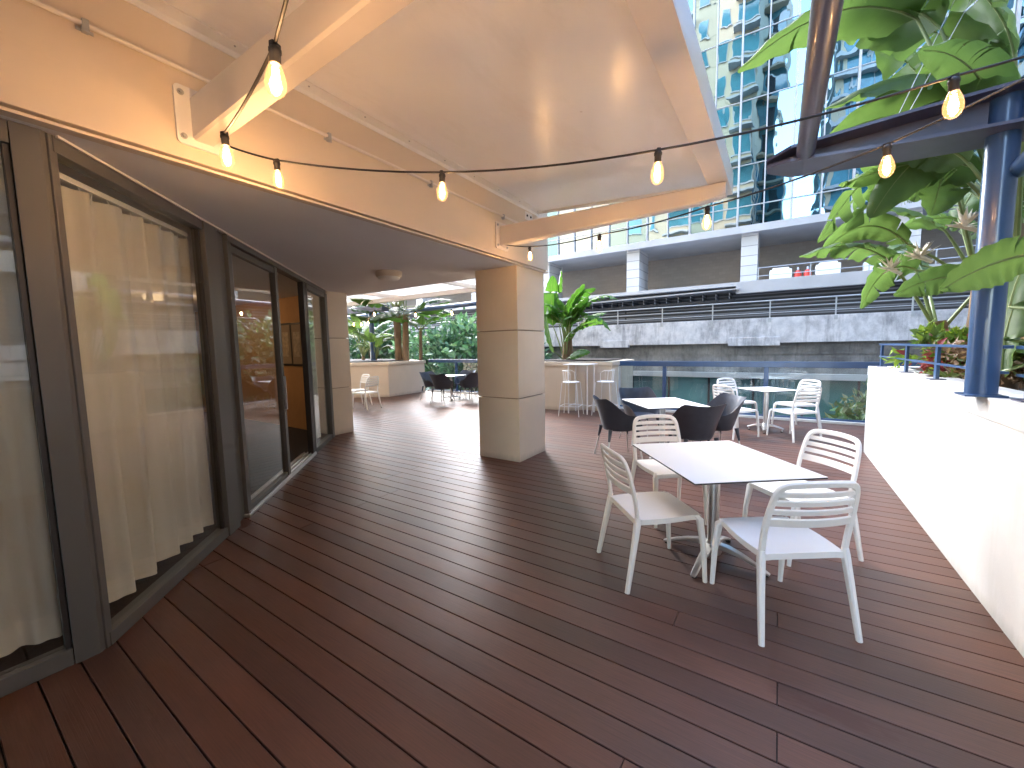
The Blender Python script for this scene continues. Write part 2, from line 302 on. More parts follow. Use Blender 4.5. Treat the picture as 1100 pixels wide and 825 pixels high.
# ------------------------------------------------------------------ mesh builder
class MB:
    def __init__(s): s.v = []; s.f = []; s.uv = {}; s.attr = []; s.cur = None
    def add(s, vs, fs, uvs=None):
        o = len(s.v); s.v += [tuple(p) for p in vs]
        for k, f in enumerate(fs):
            s.f.append(tuple(i + o for i in f)); s.attr.append(s.cur)
            if uvs is not None: s.uv[len(s.f) - 1] = [uvs[i] for i in f]
        return s
    def box(s, a, b, c=0.0, mat=None):
        x0, y0, z0 = [min(p, q) for p, q in zip(a, b)]; x1, y1, z1 = [max(p, q) for p, q in zip(a, b)]
        if c <= 0:
            vs = [(x0, y0, z0), (x1, y0, z0), (x1, y1, z0), (x0, y1, z0), (x0, y0, z1), (x1, y0, z1), (x1, y1, z1), (x0, y1, z1)]
            fs = [(3, 2, 1, 0), (4, 5, 6, 7), (0, 1, 5, 4), (1, 2, 6, 5), (2, 3, 7, 6), (3, 0, 4, 7)]
        else:
            bm = bmesh.new(); bmesh.ops.create_cube(bm, size=1)
            for v in bm.verts: v.co = Vector(((x0 + x1) / 2 + v.co.x * (x1 - x0), (y0 + y1) / 2 + v.co.y * (y1 - y0), (z0 + z1) / 2 + v.co.z * (z1 - z0)))
            bmesh.ops.bevel(bm, geom=bm.edges[:], offset=c, segments=2, affect='EDGES', profile=0.6)
            bm.verts.ensure_lookup_table(); vs = [v.co[:] for v in bm.verts]; fs = [tuple(v.index for v in f.verts) for f in bm.faces]; bm.free()
        if mat is not None: vs = [mat @ Vector(v) for v in vs]
        return s.add(vs, fs)
    def prism(s, poly, z0, z1):
        n = len(poly); vs = [(x, y, z0) for x, y in poly] + [(x, y, z1) for x, y in poly]
        fs = [tuple(range(n - 1, -1, -1)), tuple(range(n, 2 * n))] + [(i, (i + 1) % n, n + (i + 1) % n, n + i) for i in range(n)]
        return s.add(vs, fs)
    def tube(s, pts, rad, n=10, caps=True, flat=None, up=(0, 0, 1)):
        pts = [Vector(p) for p in pts]
        rs = rad if isinstance(rad, (list, tuple)) else [rad] * len(pts)
        vs = []; upv = Vector(up); prev = None
        for i, p in enumerate(pts):
            d = (pts[min(i + 1, len(pts) - 1)] - pts[max(i - 1, 0)]).normalized()
            if prev is None:
                a = d.cross(upv)
                if a.length < 1e-3: a = d.cross(Vector((1, 0, 0)))
                a.normalize()
            else:
                a = (prev - d * prev.dot(d)).normalized()
            prev = a; b = d.cross(a)
            fl = flat if flat else 1.0
            for k in range(n):
                an = 2 * PI * k / n; vs.append(p + a * math.cos(an) * rs[i] + b * math.sin(an) * rs[i] * fl)
        fs = []
        for i in range(len(pts) - 1):
            for k in range(n):
                fs.append((i * n + k, i * n + (k + 1) % n, (i + 1) * n + (k + 1) % n, (i + 1) * n + k))
        if caps:
            fs.append(tuple(range(n - 1, -1, -1))); e = (len(pts) - 1) * n; fs.append(tuple(range(e, e + n)))
        return s.add(vs, fs)
    def bar(s, pts, w, h, side=(0, 1, 0), cham=0.004):
        """rectangular bar along pts; w along side, h across"""
        pts = [Vector(p) for p in pts]; vs = []; ws = w if isinstance(w, (list, tuple)) else [w] * len(pts); hs = h if isinstance(h, (list, tuple)) else [h] * len(pts)
        sides = side if isinstance(side, list) else [side] * len(pts)
        for i, p in enumerate(pts):
            d = (pts[min(i + 1, len(pts) - 1)] - pts[max(i - 1, 0)]).normalized()
            a = Vector(sides[i]); a = (a - d * a.dot(d)).normalized(); b = d.cross(a)
            x, y = ws[i] / 2, hs[i] / 2; c = min(cham, x * .6, y * .6)
            for u, q in ((-x + c, -y), (x - c, -y), (x, -y + c), (x, y - c), (x - c, y), (-x + c, y), (-x, y - c), (-x, -y + c)):
                vs.append(p + a * u + b * q)
        n = 8; fs = []
        for i in range(len(pts) - 1):
            for k in range(n): fs.append((i * n + k, i * n + (k + 1) % n, (i + 1) * n + (k + 1) % n, (i + 1) * n + k))
        fs.append(tuple(range(n - 1, -1, -1))); e = (len(pts) - 1) * n; fs.append(tuple(range(e, e + n)))
        return s.add(vs, fs)
    def lathe(s, prof, n=24, center=(0, 0, 0)):
        cx, cy, cz = center; vs = []; fs = []
        for r, z in prof:
            for k in range(n): vs.append((cx + r * math.cos(2 * PI * k / n), cy + r * math.sin(2 * PI * k / n), cz + z))
        for i in range(len(prof) - 1):
            for k in range(n): fs.append((i * n + k, i * n + (k + 1) % n, (i + 1) * n + (k + 1) % n, (i + 1) * n + k))
        fs.append(tuple(range(n - 1, -1, -1))); e = (len(prof) - 1) * n; fs.append(tuple(range(e, e + n)))
        return s.add(vs, fs)
    def build(s, name, mat, parent=None, smooth=False, fix=True, loc=None, attr=None, angle=40):
        me = bpy.data.meshes.new(name); me.from_pydata(s.v, [], s.f); me.materials.append(mat)
        if s.uv:
            ul = me.uv_layers.new(name='UVMap')
            for p in me.polygons:
                if p.index in s.uv:
                    for li, u in zip(p.loop_indices, s.uv[p.index]): ul.data[li].uv = u
        if attr == 'tone':
            a = me.attributes.new('tone', 'FLOAT', 'FACE')
            for k, x in enumerate(s.attr): a.data[k].value = x or 0
        if attr == 'tint':
            a = me.attributes.new('tint', 'FLOAT_COLOR', 'CORNER')
            for p in me.polygons:
                for li in p.loop_indices: a.data[li].color = (*(s.attr[p.index] or (0.1, 0.2, 0.05)), 1)
        if fix:
            bm = bmesh.new(); bm.from_mesh(me); bmesh.ops.recalc_face_normals(bm, faces=bm.faces[:]); bm.to_mesh(me); bm.free()
        if smooth:
            me.polygons.foreach_set('use_smooth', [True] * len(me.polygons))
            if angle and angle < 180: me.set_sharp_from_angle(angle=R(angle))
        me.update()
        o = bpy.data.objects.new(name, me); C.objects.link(o)
        if parent: o.parent = parent
        if loc: o.location = loc
        return o

def thing(name, label, cat, loc=(0, 0, 0), rz=0.0, group=None):
    o = bpy.data.objects.new(name, None); C.objects.link(o); o.location = loc; o.rotation_euler = (0, 0, rz)
    o.empty_display_size = 0.1
    return tag(o, label, cat, group)
def tag(o, label=None, cat=None, group=None, kind=None):
    if label: o['label'] = label
    if cat: o['category'] = cat
    if group: o['group'] = group
    if kind: o['kind'] = kind
    return o
def copy_tree(o, parent=None, label=None):
    c = o.copy(); C.objects.link(c)
    if parent: c.parent = parent
    if label: c['label'] = label
    for ch in list(o.children): copy_tree(ch, c)
    return c
def struct(o): o['kind'] = 'structure'; return o

# ------------------------------------------------------------------ deck
FA = Vector((-2.95, 0.48))                   # hinge of the glazed facade
def deck_xmin(y):
    if y < 0.5: return -3.0
    if y < 4.3: return -2.95 - (y - 0.5) - 0.05
    if y < 5.0: return -7.35
    return -14.5
mb = MB(); rnd = random.Random(3)
PIT, Y0 = 0.1425, 0.377
for k in range(-20, 72):
    y0 = Y0 + PIT * k; y1 = y0 + PIT
    xa, xb = deck_xmin(y1 - 0.02) , 2.6
    if y0 > 9.55: xb = -3.3
    base = [0.05, -0.43][k % 2] if k % 4 != 3 else (0.05 if k in (11, 15) else -0.43)
    if k == 13: base = -0.43
    if k in (9, 11, 15): base = 0.05
    if k == 6: base = -0.43
    if k not in (6, 9, 11, 13, 15): base = rnd.choice([rnd.uniform(1.2, 2.5), -3.45, -3.9])
    js = [base + 5.4 * i for i in range(-4, 3)]
    js = [j for j in js if xa < j < xb]
    ends = [xa] + js + [xb]
    for a, b in zip(ends[:-1], ends[1:]):
        mb.cur = rnd.random(); g = 0.0032; c = 0.0022
        x0, x1 = a + 0.0022, b - 0.0022
        prof = [(y0 + g, -0.024), (y0 + g, -c), (y0 + g + c, 0), (y1 - g - c, 0), (y1 - g, -c), (y1 - g, -0.024)]
        vs = [(x0, y, z) for y, z in prof] + [(x1, y, z) for y, z in prof]; n = 6
        fs = [tuple(range(n)), tuple(range(2 * n - 1, n - 1, -1))] + [(i, i + n, (i + 1) % n + n, (i + 1) % n) for i in range(n)]
        mb.add(vs, fs)
o = struct(mb.build('deck_floor', M['deck'], attr='tone'))
mb = MB(); mb.box((-14.8, -3.2, -0.6), (2.8, 9.72, -0.03)); mb.box((-14.8, 9.72, -0.6), (-3.2, 10.75, -0.03))
struct(mb.build('terrace_slab', M['dark']))
mb = MB(); mb.add([(-400, -400, -7), (400, -400, -7), (400, 400, -7), (-400, 400, -7)], [(0, 1, 2, 3)])
struct(mb.build('ground', M['asphalt']))

# ------------------------------------------------------------------ hotel building (own building)
hotel = thing('hotel_building', 'cream rendered hotel building with bronze glazed doors, deep soffit and fascia on the left', 'building', (-3, 2, 0))
hotel_inv = Matrix.Translation((3, -2, 0))
def hp(o, parent=None):     # parent keeping world coordinates
    o.parent = parent or hotel
    o.matrix_parent_inverse = hotel_inv if (parent is None or parent is hotel) else Matrix.Identity(4)
    return o
# upper mass with fascia
mb = MB(); mb.box((-32, -28, 2.66), (-2.84, 5.0, 58)); mb.box((-2.84, -28, 7), (-.7, -6, 58)); hp(mb.build('tower_wall', M['hotel']))
mb = MB(); mb.box((-2.80, -5.98, 7.5), (-.74, -5.9, 57)); hp(mb.build('corner_glazing', M['hotel_glass']))
for k in range(16):
    mb = MB(); mb.box((-2.82, -5.95, 7.0 + 3.2 * k), (-.6, -5.0, 7.25 + 3.2 * k)); hp(mb.build('balcony_slab', M['hotel']))
    mb = MB(); mb.box((-2.0 - .3 * (k % 3), -5.9, 7.25 + 3.2 * k), (-1.2 - .3 * (k % 3), -5.86, 9.6 + 3.2 * k)); hp(mb.build('balcony_door', M['dark']))
mb = MB(); mb.box((-2.86, -4.5, 2.63), (-2.80, 5.24, 4.6), 0.004); mb.box((-3.5, 4.9, 2.63), (-2.86, 5.24, 4.6), 0.004)
hp(mb.build('fascia', M['fascia']))
mb = MB(); mb.box((-2.86, -4.5, 2.597), (-2.797, 5.25, 2.612), 0.001); hp(mb.build('drip_trim', M['fascia']))
mb = MB()
mb.prism([(-2.862, -4.5), (-2.862, 4.95), (-7.5, 4.95), (-14.5, 4.95), (-14.5, -4.5)], 2.60, 2.655)
hp(mb.build('soffit', M['soffit']))
D = Vector((-1, 1, 0)).normalized(); NO = Vector((1, 1, 0)).normalized()       # along / outward of diagonal facade
def dm(s, off=0.0, z=0.0): return Vector((FA.x, FA.y, 0)) + D * s + NO * off + Vector((0, 0, z))
DM = Matrix(((D.x, NO.x, 0, FA.x), (D.y, NO.y, 0, FA.y), (0, 0, 1, 0), (0, 0, 0, 1)))
def dbox(mb, s0, s1, o0, o1, z0, z1, c=0.004): return mb.box((s0, o0, z0), (s1, o1, z1), c, DM)
# soffit edge trim, diag
mb = MB(); dbox(mb, 0.0, 5.35, 0.036, 0.048, 2.588, 2.601, 0.001); hp(mb.build('soffit_trim', M['steel_cream']))
# window one: the fixed pane left of the hinge post (plane x = -2.92)
def window(name, label=None):
    return None
w0 = MB(); w0.box((-2.98, -3.0, 0.0), (-2.903, 0.357, 0.085), 0.004); w0.box((-2.98, -3.0, 2.50), (-2.903, 0.357, 2.60), 0.004); w0.box((-2.97, -1.42, 0.08), (-2.905, -1.34, 2.51), .004)
wo = hp(w0.build('window', M['frame']))
mb = MB(); mb.box((-2.945, -1.34, 0.085), (-2.939, 0.34, 2.5)); g0 = hp(mb.build('pane', M['glass'], None), wo)
mb = MB(); mb.box((-2.945, -3.0, 0.085), (-2.939, -1.42, 2.5)); hp(mb.build('pane', M['glass'], None), wo)
mb = MB(); mb.box((-2.965, 0.335, 0.087), (-2.915, 0.356, 2.498), .003); hp(mb.build('gasket', M['frame_dark'], None), wo)
# hinge post
mb = MB(); mb.prism([(-3.02, 0.36), (-2.90, 0.36), (-2.90, 0.452), (-2.928, 0.486), (-3.02, 0.46)], 0.0, 2.598)
hp(mb.build('corner_post', M['frame']))
# window two s .06..1.24
w = MB(); dbox(w, -0.01, 1.30, -0.05, 0.033, 0.0, 0.075); dbox(w, -0.01, 1.30, -0.05, 0.033, 2.52, 2.597)
dbox(w, 1.285, 1.48, -0.052, 0.045, 0.0, 2.598); dbox(w, -0.03, 0.012, -0.045, 0.028, 0.0, 2.596)
dbox(w, 1.50, 1.68, -0.06, 0.0, 0.0, 2.598)
wo = hp(w.build('window', M['frame']))
mb = MB(); dbox(mb, 0.012, 1.285, -0.010, -0.004, 0.075, 2.52, 0); hp(mb.build('pane', M['glass']), wo)
mb = MB(); dbox(mb, 1.262, 1.284, -0.02, 0.01, 0.076, 2.519, 0.002); dbox(mb, 0.013, 0.024, -0.02, 0.01, 0.076, 2.519, 0.002); dbox(mb, 1.482, 1.499, -0.05, 0.0, 0.0, 2.59, 0.002)
hp(mb.build('gasket', M['frame_dark']), wo)
# sliding door leaf
w = MB(); dbox(w, 1.685, 1.76, -0.05, 0.03, 0.0, 2.534); dbox(w, 1.70, 2.83, -0.03, 0.02, 0.03, 0.085); dbox(w, 1.70, 2.83, -0.03, 0.02, 2.46, 2.52)
dbox(w, 2.82, 2.90, -0.033, 0.03, 0.046, 2.53)
wo = hp(w.build('sliding_door', M['frame']))
mb = MB(); dbox(mb, 1.76, 2.82, -0.008, -0.002, 0.08, 2.47, 0); hp(mb.build('pane', M['glass']), wo)
mb = MB(); dbox(mb, 2.85, 2.87, 0.03, 0.055, 0.85, 1.25, .004); hp(mb.build('handle', M['alu']), wo)
# second leaf pushed behind, rail tracks
mb = MB(); dbox(mb, 1.66, 4.0, -0.16, 0.05, 0.0, 0.03); 
for q in (-0.13, -0.075, -0.02, 0.03): dbox(mb, 1.7, 4.0, q, q + 0.012, 0.03, 0.045, 0.001)
hp(mb.build('door_track', M['alu']))
mb = MB(); dbox(mb, 1.685, 5.20, -0.07, 0.036, 2.535, 2.597); hp(mb.build('door_head', M['frame']))
mb = MB(); dbox(mb, 3.92, 4.05, -0.05, 0.025, 0.0, 2.53); hp(mb.build('door_jamb', M['frame_dark']))
w = MB(); dbox(w, 4.06, 5.10, -0.05, 0.033, 0.0, 0.075); dbox(w, 4.06, 5.10, -0.05, 0.033, 2.46, 2.53); dbox(w, 5.10, 5.25, -0.06, 0.04, 0.0, 2.534)
dbox(w, 4.05, 4.10, -0.05, 0.03, 0.0, 2.53)
wo = hp(w.build('window', M['frame']))
mb = MB(); dbox(mb, 4.10, 5.10, -0.008, -0.002, 0.075, 2.46, 0); hp(mb.build('pane', M['glass']), wo)
# end pillar by facade
def pillar(name, x0, y0, x1, y1, z1, joints):
    mb = MB(); zs = [0.0] + joints + [z1]
    for a, b in zip(zs[:-1], zs[1:]):
        mb.box((x0, y0, a + (0.007 if a else 0)), (x1, y1, b - (0.007 if b < z1 else 0)), 0.006)
    p = hp(mb.build(name, M['cream']))
    mb = MB(); mb.box((x0 + 0.03, y0 + 0.03, 0), (x1 - 0.03, y1 - 0.03, z1 - .01)); hp(mb.build('joint_recess', M['joint']), p)
    return p
pillar('pillar', -7.4, 4.27, -6.72, 4.67, 2.60, [0.86, 1.77])
pillar('pillar', -3.53, 4.48, -2.85, 5.20, 2.625, [0.86, 1.77])
# interior
mb = MB(); mb.prism([(-3.06, -4.4), (-3.06, 0.46), (-6.85, 4.26), (-14.4, 4.4), (-14.4, -4.4)], 0.004, 0.01); hp(mb.build('room_floor', M['carpet']))
mb = MB(); mb.box((-14.4, 4.3, 0), (-7.42, 4.42, 2.6)); hp(mb.build('room_wall', M['ochre']))
mb = MB(); mb.box((-14.5, 4.42, 0), (-7.42, 4.9, 2.6)); hp(mb.build('outer_wall', M['cream']))
mb = MB(); mb.box((-8.2, -4.5, 0), (-8.05, 1.8, 2.6)); mb.box((-14.5, -4.5, 0), (-2.9, -4.4, 2.6)); mb.box((-14.5, -4.4, 0), (-14.4, 4.4, 2.6)); mb.box((-2.98, -4.4, 0), (-2.9, -3.0, 2.6)); hp(mb.build('room_wall', M['inner_wall']))
# conduit along fascia + clips
mb = MB(); mb.tube([(-2.782, -4.4, 3.10), (-2.782, 4.95, 3.10)], 0.012, 8); co = hp(mb.build('conduit', M['steel_cream'], smooth=True))
for y in (-0.6, 0.62, 1.86, 2.9, 4.1):
    mb = MB(); mb.box((-2.80, y - 0.012, 3.065), (-2.766, y + 0.012, 3.12), .003); mb.box((-2.80, y - 0.03, 3.07), (-2.793, y + 0.03, 3.085), .002); hp(mb.build('clip', M['galv']), co)
# upper floors windows (seen mirrored in the tower opposite)
for fl in range(15):
    z = 5.0 + fl * 3.0
    for j, (x, hw_) in enumerate(((-3.75, .85), (-5.6, .42), (-7.2, .42), (-9.4, 1.1), (-12.0, .42), (-13.8, .9))):
        mb = MB(); mb.box((x - hw_, 4.99, z), (x + hw_, 5.03, z + 1.75)); mb.box((x - hw_ - .08, 4.99, z - .1), (x + hw_ + .08, 5.10, z))
        if j in (0, 3): mb.box((x - hw_ - .2, 4.99, z - .9), (x + hw_ + .2, 5.9, z - .72))
        ww = hp(mb.build('upper_window', M['slab']))
        mb = MB(); mb.box((x - hw_ + .06, 5.032, z + .06), (x + hw_ - .06, 5.04, z + 1.69)); hp(mb.build('pane', M['hotel_glass']), ww)
for fl in range(5):
    z = 6 + fl * 3.2
    for j in range(6):
        y = 3 - j * 4
        mb = MB(); mb.box((-2.84, y - 1, z), (-2.81, y + 1, z + 1.9)); hp(mb.build('upper_window', M['hotel_glass']))
# framed pictures inside
def wall_pic(x, z, label):
    t = thing('picture_frame', label, 'picture', (x, 4.29, z))
    mb = MB(); mb.box((-.2, -0.02, -.42), (.2, 0, .42)); mb.v = mb.v; mb.build('frame', M['frame_dark'], t)
    mb = MB(); mb.box((-.17, -0.026, -.38), (.17, -0.021, .38)); mb.build('mount', M['inner_wall'], t)
    mb = MB(); mb.box((-.11, -0.031, -.24), (.11, -0.027, .24)); mb.build('print', M['picture'], t)
def inroom(px, py):
    return ony(px, py, 4.3)
for px, lb in ((309, 'framed picture on the ochre room wall, nearer the sliding door'), (321, 'framed picture on the ochre room wall, nearer the door jamb')):
    p = inroom(px, 370); wall_pic(p.x, p.z, lb)

t = thing('room_lamp', 'warm glowing ceiling lamp inside the room behind the sliding door', 'lamp', (-9.3, 2.6, 2.6))
mb = MB(); mb.lathe([(.12, 0), (.16, -.03), (.15, -.1), (.001, -.12)], 24); mb.build('shade', emit('lamp_shade_glow', (1, .66, .36), .5), t, smooth=True)
ld = bpy.data.lights.new('room_light', 'POINT'); ld.energy = 1.6; ld.color = (1.0, 0.62, 0.32); ld.shadow_soft_size = .12
lo = bpy.data.objects.new('room_light', ld); C.objects.link(lo); lo.parent = t; lo.location = (0, 0, -.3)
# curtains
def curtain(p0, p1, z0, z1, amp, waves, seed, name_label):
    rn = random.Random(seed); p0 = Vector(p0); p1 = Vector(p1); d = (p1 - p0); Lh = d.length; d.normalize(); nrm = Vector((-d.y, d.x, 0))
    t = thing('curtain', name_label, 'curtain', (p0.x, p0.y, 0))
    n = int(waves * 16); ph = [rn.uniform(0, 6) for _ in range(5)]; zs = [z0, z0 + .02, z0 + 0.13, z0 + .14] + [z0 + .14 + (z1 - z0 - .14) * i / 8 for i in range(1, 9)]
    def pt(i, z):
        u = i / n; hz = (z - z0) / (z1 - z0)
        a = amp * (1.0 - 0.35 * hz)
        w = math.sin(2 * PI * waves * (u + 0.012 * math.sin(9 * u + ph[3])) + ph[0]) * a * (0.75 + .35 * math.sin(7 * u + ph[1])) + 0.25 * a * math.sin(2 * PI * waves * 2.3 * u + ph[2] + hz)
        zz = z
        if z < z0 + .2: zz = z + 0.012 * math.sin(5 * u + ph[4])
        return p0 + d * (Lh * u + 0.012 * math.sin(hz * 3 + u * 11)) + nrm * w + Vector((0, 0, zz)) - Vector((p0.x, p0.y, 0))
    mb = MB(); vs = []; fs = []
    cols = n + 1
    for z in zs[2:]:
        vs += [pt(i, z) for i in range(cols)]
    for r in range(len(zs) - 3):
        for i in range(n): fs.append((r * cols + i, r * cols + i + 1, (r + 1) * cols + i + 1, (r + 1) * cols + i))
    mb.add(vs, fs); mb.build('curtain_cloth', M['curtain'], t, smooth=True, fix=False, angle=180)
    mb = MB(); vs = []; fs = []
    for z in zs[:3]:
        vs += [pt(i, z) for i in range(cols)]
    for r in range(2):
        for i in range(n): fs.append((r * cols + i, r * cols + i + 1, (r + 1) * cols + i + 1, (r + 1) * cols + i))
    mb.add(vs, fs); mb.build('hem', M['hem'], t, smooth=True, fix=False, angle=180)
    mb = MB(); mb.box((0, -0.02, z1 + .02), (Lh, 0.02, z1 + .05), 0.002, Matrix(((d.x, nrm.x, 0, 0), (d.y, nrm.y, 0, 0), (0, 0, 1, 0), (0, 0, 0, 1)))); mb.build('track', M['white_paint'], t)
    mb = MB()
    for i in range(int(waves * 2) + 1):
        q = pt(int(i * n / (waves * 2)), z1); mb.tube([q + Vector((0, 0, -.04)), Vector((0, 0, z1 + .03)) + d * (Lh * i / (waves * 2))], 0.003, 6)
    mb.build('hooks', M['white_paint'], t)
curtain((-3.06, -2.9, 0), (-3.06, 0.36, 0), 0.10, 2.43, 0.05, 17, 1, 'sheer cream curtain behind the leftmost window pane')
a, b = dm(-0.08, -0.12), dm(1.34, -0.12)
curtain(a, b, 0.10, 2.45, 0.052, 7, 5, 'sheer cream curtain filling the window between corner post and sliding door')
a, b = dm(4.5, -0.15), dm(5.02, -0.15)
curtain(a, b, 0.08, 2.40, 0.035, 6, 9, 'sheer pale curtain in the narrow window past the open door')

# ceiling light
t = thing('ceiling_light', 'round cream drum light fitting under the soffit', 'light fitting', (-4.46, 3.77, 2.6))
mb = MB(); mb.lathe([(0.17, 0), (0.175, -0.02), (0.172, -0.06), (0.16, -0.075)], 40); mb.build('housing', M['fixture'], t, smooth=True)
mb = MB(); mb.lathe([(0.150, -0.0752), (0.145, -0.09), (0.11, -0.112), (0.05, -0.122), (0.001, -0.124)], 40); mb.build('diffuser', M['white_paint'], t, smooth=True, angle=80)

# ------------------------------------------------------------------ canopy on fascia
can = thing('canopy', 'cream flat canopy bracketed from the fascia overhead beside the bulbs', 'canopy', (-2.8, 1, 3.2))
cinv = Matrix.Translation((2.8, -1, -3.2))
def cp(o, parent=None):
    o.parent = parent or can; o.matrix_parent_inverse = cinv if parent is None else Matrix.Identity(4); return o
def slab4(mb, xa, za, xb, zb, y0, y1, th):
    mb.add([(xa, y0, za), (xb, y0, zb), (xb, y1, zb), (xa, y1, za), (xa, y0, za + th), (xb, y0, zb + th), (xb, y1, zb + th), (xa, y1, za + th)],
           [(3, 2, 1, 0), (4, 5, 6, 7), (0, 1, 5, 4), (1, 2, 6, 5), (2, 3, 7, 6), (3, 0, 4, 7)])
mb = MB(); mb.add([(-2.798, -4.4, 3.37), (-.57, -4.4, 3.06), (-.57, 4.40, 3.06), (-2.798, 4.94, 3.37), (-2.798, -4.4, 3.40), (-.57, -4.4, 3.09), (-.57, 4.40, 3.09), (-2.798, 4.94, 3.40)],
           [(3, 2, 1, 0), (4, 5, 6, 7), (0, 1, 5, 4), (1, 2, 6, 5), (2, 3, 7, 6), (3, 0, 4, 7)]); cp(mb.build('roof_panel', M['canopy']))
mb = MB(); mb.box((-0.565, -4.4, 2.935), (-0.405, 4.43, 2.953), .002); mb.box((-0.565, -4.4, 2.953), (-0.553, 4.43, 3.10), 0.002); mb.box((-0.417, -4.4, 2.953), (-0.405, 4.43, 3.13), 0.002)
mb.box((-0.553, 4.418, 2.953), (-0.417, 4.43, 3.13), .002)
cp(mb.build('edge_channel', M['steel_cream']))
mb = MB(); mb.box((-2.799, -4.4, 3.315), (-2.79, 4.95, 3.368), .001); mb.box((-2.79, -4.4, 3.347), (-2.70, 4.95, 3.355), .001)
ca = cp(mb.build('wall_angle', M['white_paint']))
for k in range(14):
    y = -1.0 + k * 0.45; mb = MB(); mb.lathe([(0.006, 0.003), (0.006, -0.004), (0.001, -0.006)], 8, (-2.735, y, 3.346)); cp(mb.build('bolt', M['galv'], smooth=True), ca)
mb = MB(); mb.bar([(-2.79, 4.93, 3.36), (-.57, 4.415, 3.05)], .02, .05, (0, 1, 0), .003); cp(mb.build('end_trim', M['white_paint']))
mb = MB(); mb.box((-2.80, 4.62, 3.20), (-2.79, 4.80, 3.30), .003); br = cp(mb.build('end_bracket', M['white_paint']))
for y in (4.66, 4.75):
    mb = MB(); mb.tube([(-2.79, y, 3.25), (-2.782, y, 3.25)], 0.014, 12); cp(mb.build('bolt', M['dark'], smooth=True), br)
for y in (-2.0, 1.07, 4.07):
    mb = MB()
    prof = [(-2.78, 2.74, 2.97), (-0.62, 2.79, 2.932), (-0.42, 2.82, 2.932)]
    hw = 0.055
    vs = []
    for x, zb, zt in prof:
        c = 0.012
        for dy, z in ((-hw + c, zb), (hw - c, zb), (hw, zb + c), (hw, zt - c), (hw - c, zt), (-hw + c, zt), (-hw, zt - c), (-hw, zb + c)): vs.append((x, y + dy, z))
    fs = [(i * 8 + k, i * 8 + (k + 1) % 8, (i + 1) * 8 + (k + 1) % 8, (i + 1) * 8 + k) for i in range(2) for k in range(8)] + [tuple(range(7, -1, -1)), tuple(range(16, 24))]
    mb.add(vs, fs)
    arm = cp(mb.build('support_arm', M['steel_cream']))
    mb = MB(); n = 6; pts = []
    for (cy_, cz_, a0) in ((y + .10, 2.99, 0), (y - .10, 2.99, 90), (y - .10, 2.73, 180), (y + .10, 2.73, 270)):
        for k in range(n + 1):
            an = R(a0 + 90 * k / n); pts.append((cy_ + .025 * math.cos(an), cz_ + .025 * math.sin(an)))
    vs = [(-2.80, p, q) for p, q in pts] + [(-2.782, p, q) for p, q in pts]; k_ = len(pts)
    mb.add(vs, [tuple(range(k_)), tuple(range(2 * k_ - 1, k_ - 1, -1))] + [(i, (i + 1) % k_, k_ + (i + 1) % k_, k_ + i) for i in range(k_)])
    cp(mb.build('mounting_plate', M['white_paint'] if y < 4 else M['steel_cream']), arm)
    for dy in (-.095, .095):
        for z in (2.745, 2.975):
            mb = MB(); mb.tube([(-2.782, y + dy, z), (-2.778, y + dy, z)], 0.016, 14); mb.tube([(-2.778, y + dy, z), (-2.768, y + dy, z)], 0.010, 6); cp(mb.build('bolt', M['galv']), arm)

# second canopy at the back
t = thing('canopy', 'pale ceiling-like canopy over the far end of the terrace beyond the pillars', 'canopy', (-9, 5, 3.1))
mb = MB()
for i in range(6):
    x0 = -14.5 + i * 1.56 - (-9); mb.box((x0, -0.04, 0.10), (x0 + 1.53, 3.85, 0.13))
mb.build('roof_panel', M['opal'], t)
mb = MB(); mb.box((-5.5, 3.82, -0.02), (3.9, 3.98, 0.22), .004); mb.build('edge_beam', M['steel_cream'], t)
for x in (-4.0, -0.9, 2.2):
    mb = MB(); mb.box((x, 0.0, 0.0), (x + .07, 3.82, 0.098), .003); mb.build('rafter', M['steel_cream'], t)

# ------------------------------------------------------------------ right planter wall
t = thing('planter_wall', 'long white rendered planter wall along the right side of the deck', 'planter', (1.2, 3, 0))
mb = MB(); mb.box((-0.15, -6.2, -0.03), (0.12, 4.32, 1.065), .005); mb.box((.12, 4.1, -0.03), (3.5, 4.32, 1.065), .005)
mb.build('wall', M['white_wall'], t)
mb = MB(); mb.box((-0.155, -6.2, 1.071), (0.16, 4.33, 1.20), .008); mb.box((.16, 4.08, 1.071), (3.5, 4.33, 1.2), .006); mb.build('coping', M['white_wall'], t)
mb = MB(); mb.box((-0.147, -6.2, 1.05), (0.1, 4.31, 1.08)); mb.build('joint', M['white_wall'], t)
mb = MB(); mb.box((0.12, -6.2, 0.8), (3.5, 4.1, 1.12)); 
mb.build('soil', M['soil'], t)
for y in (-3.4, -0.2, 2.9):
    mb = MB(); mb.box((-.1565, y - .002, 1.072), (.12, y + .002, 1.2015)); mb.build('coping_joint', M['galv'], t)
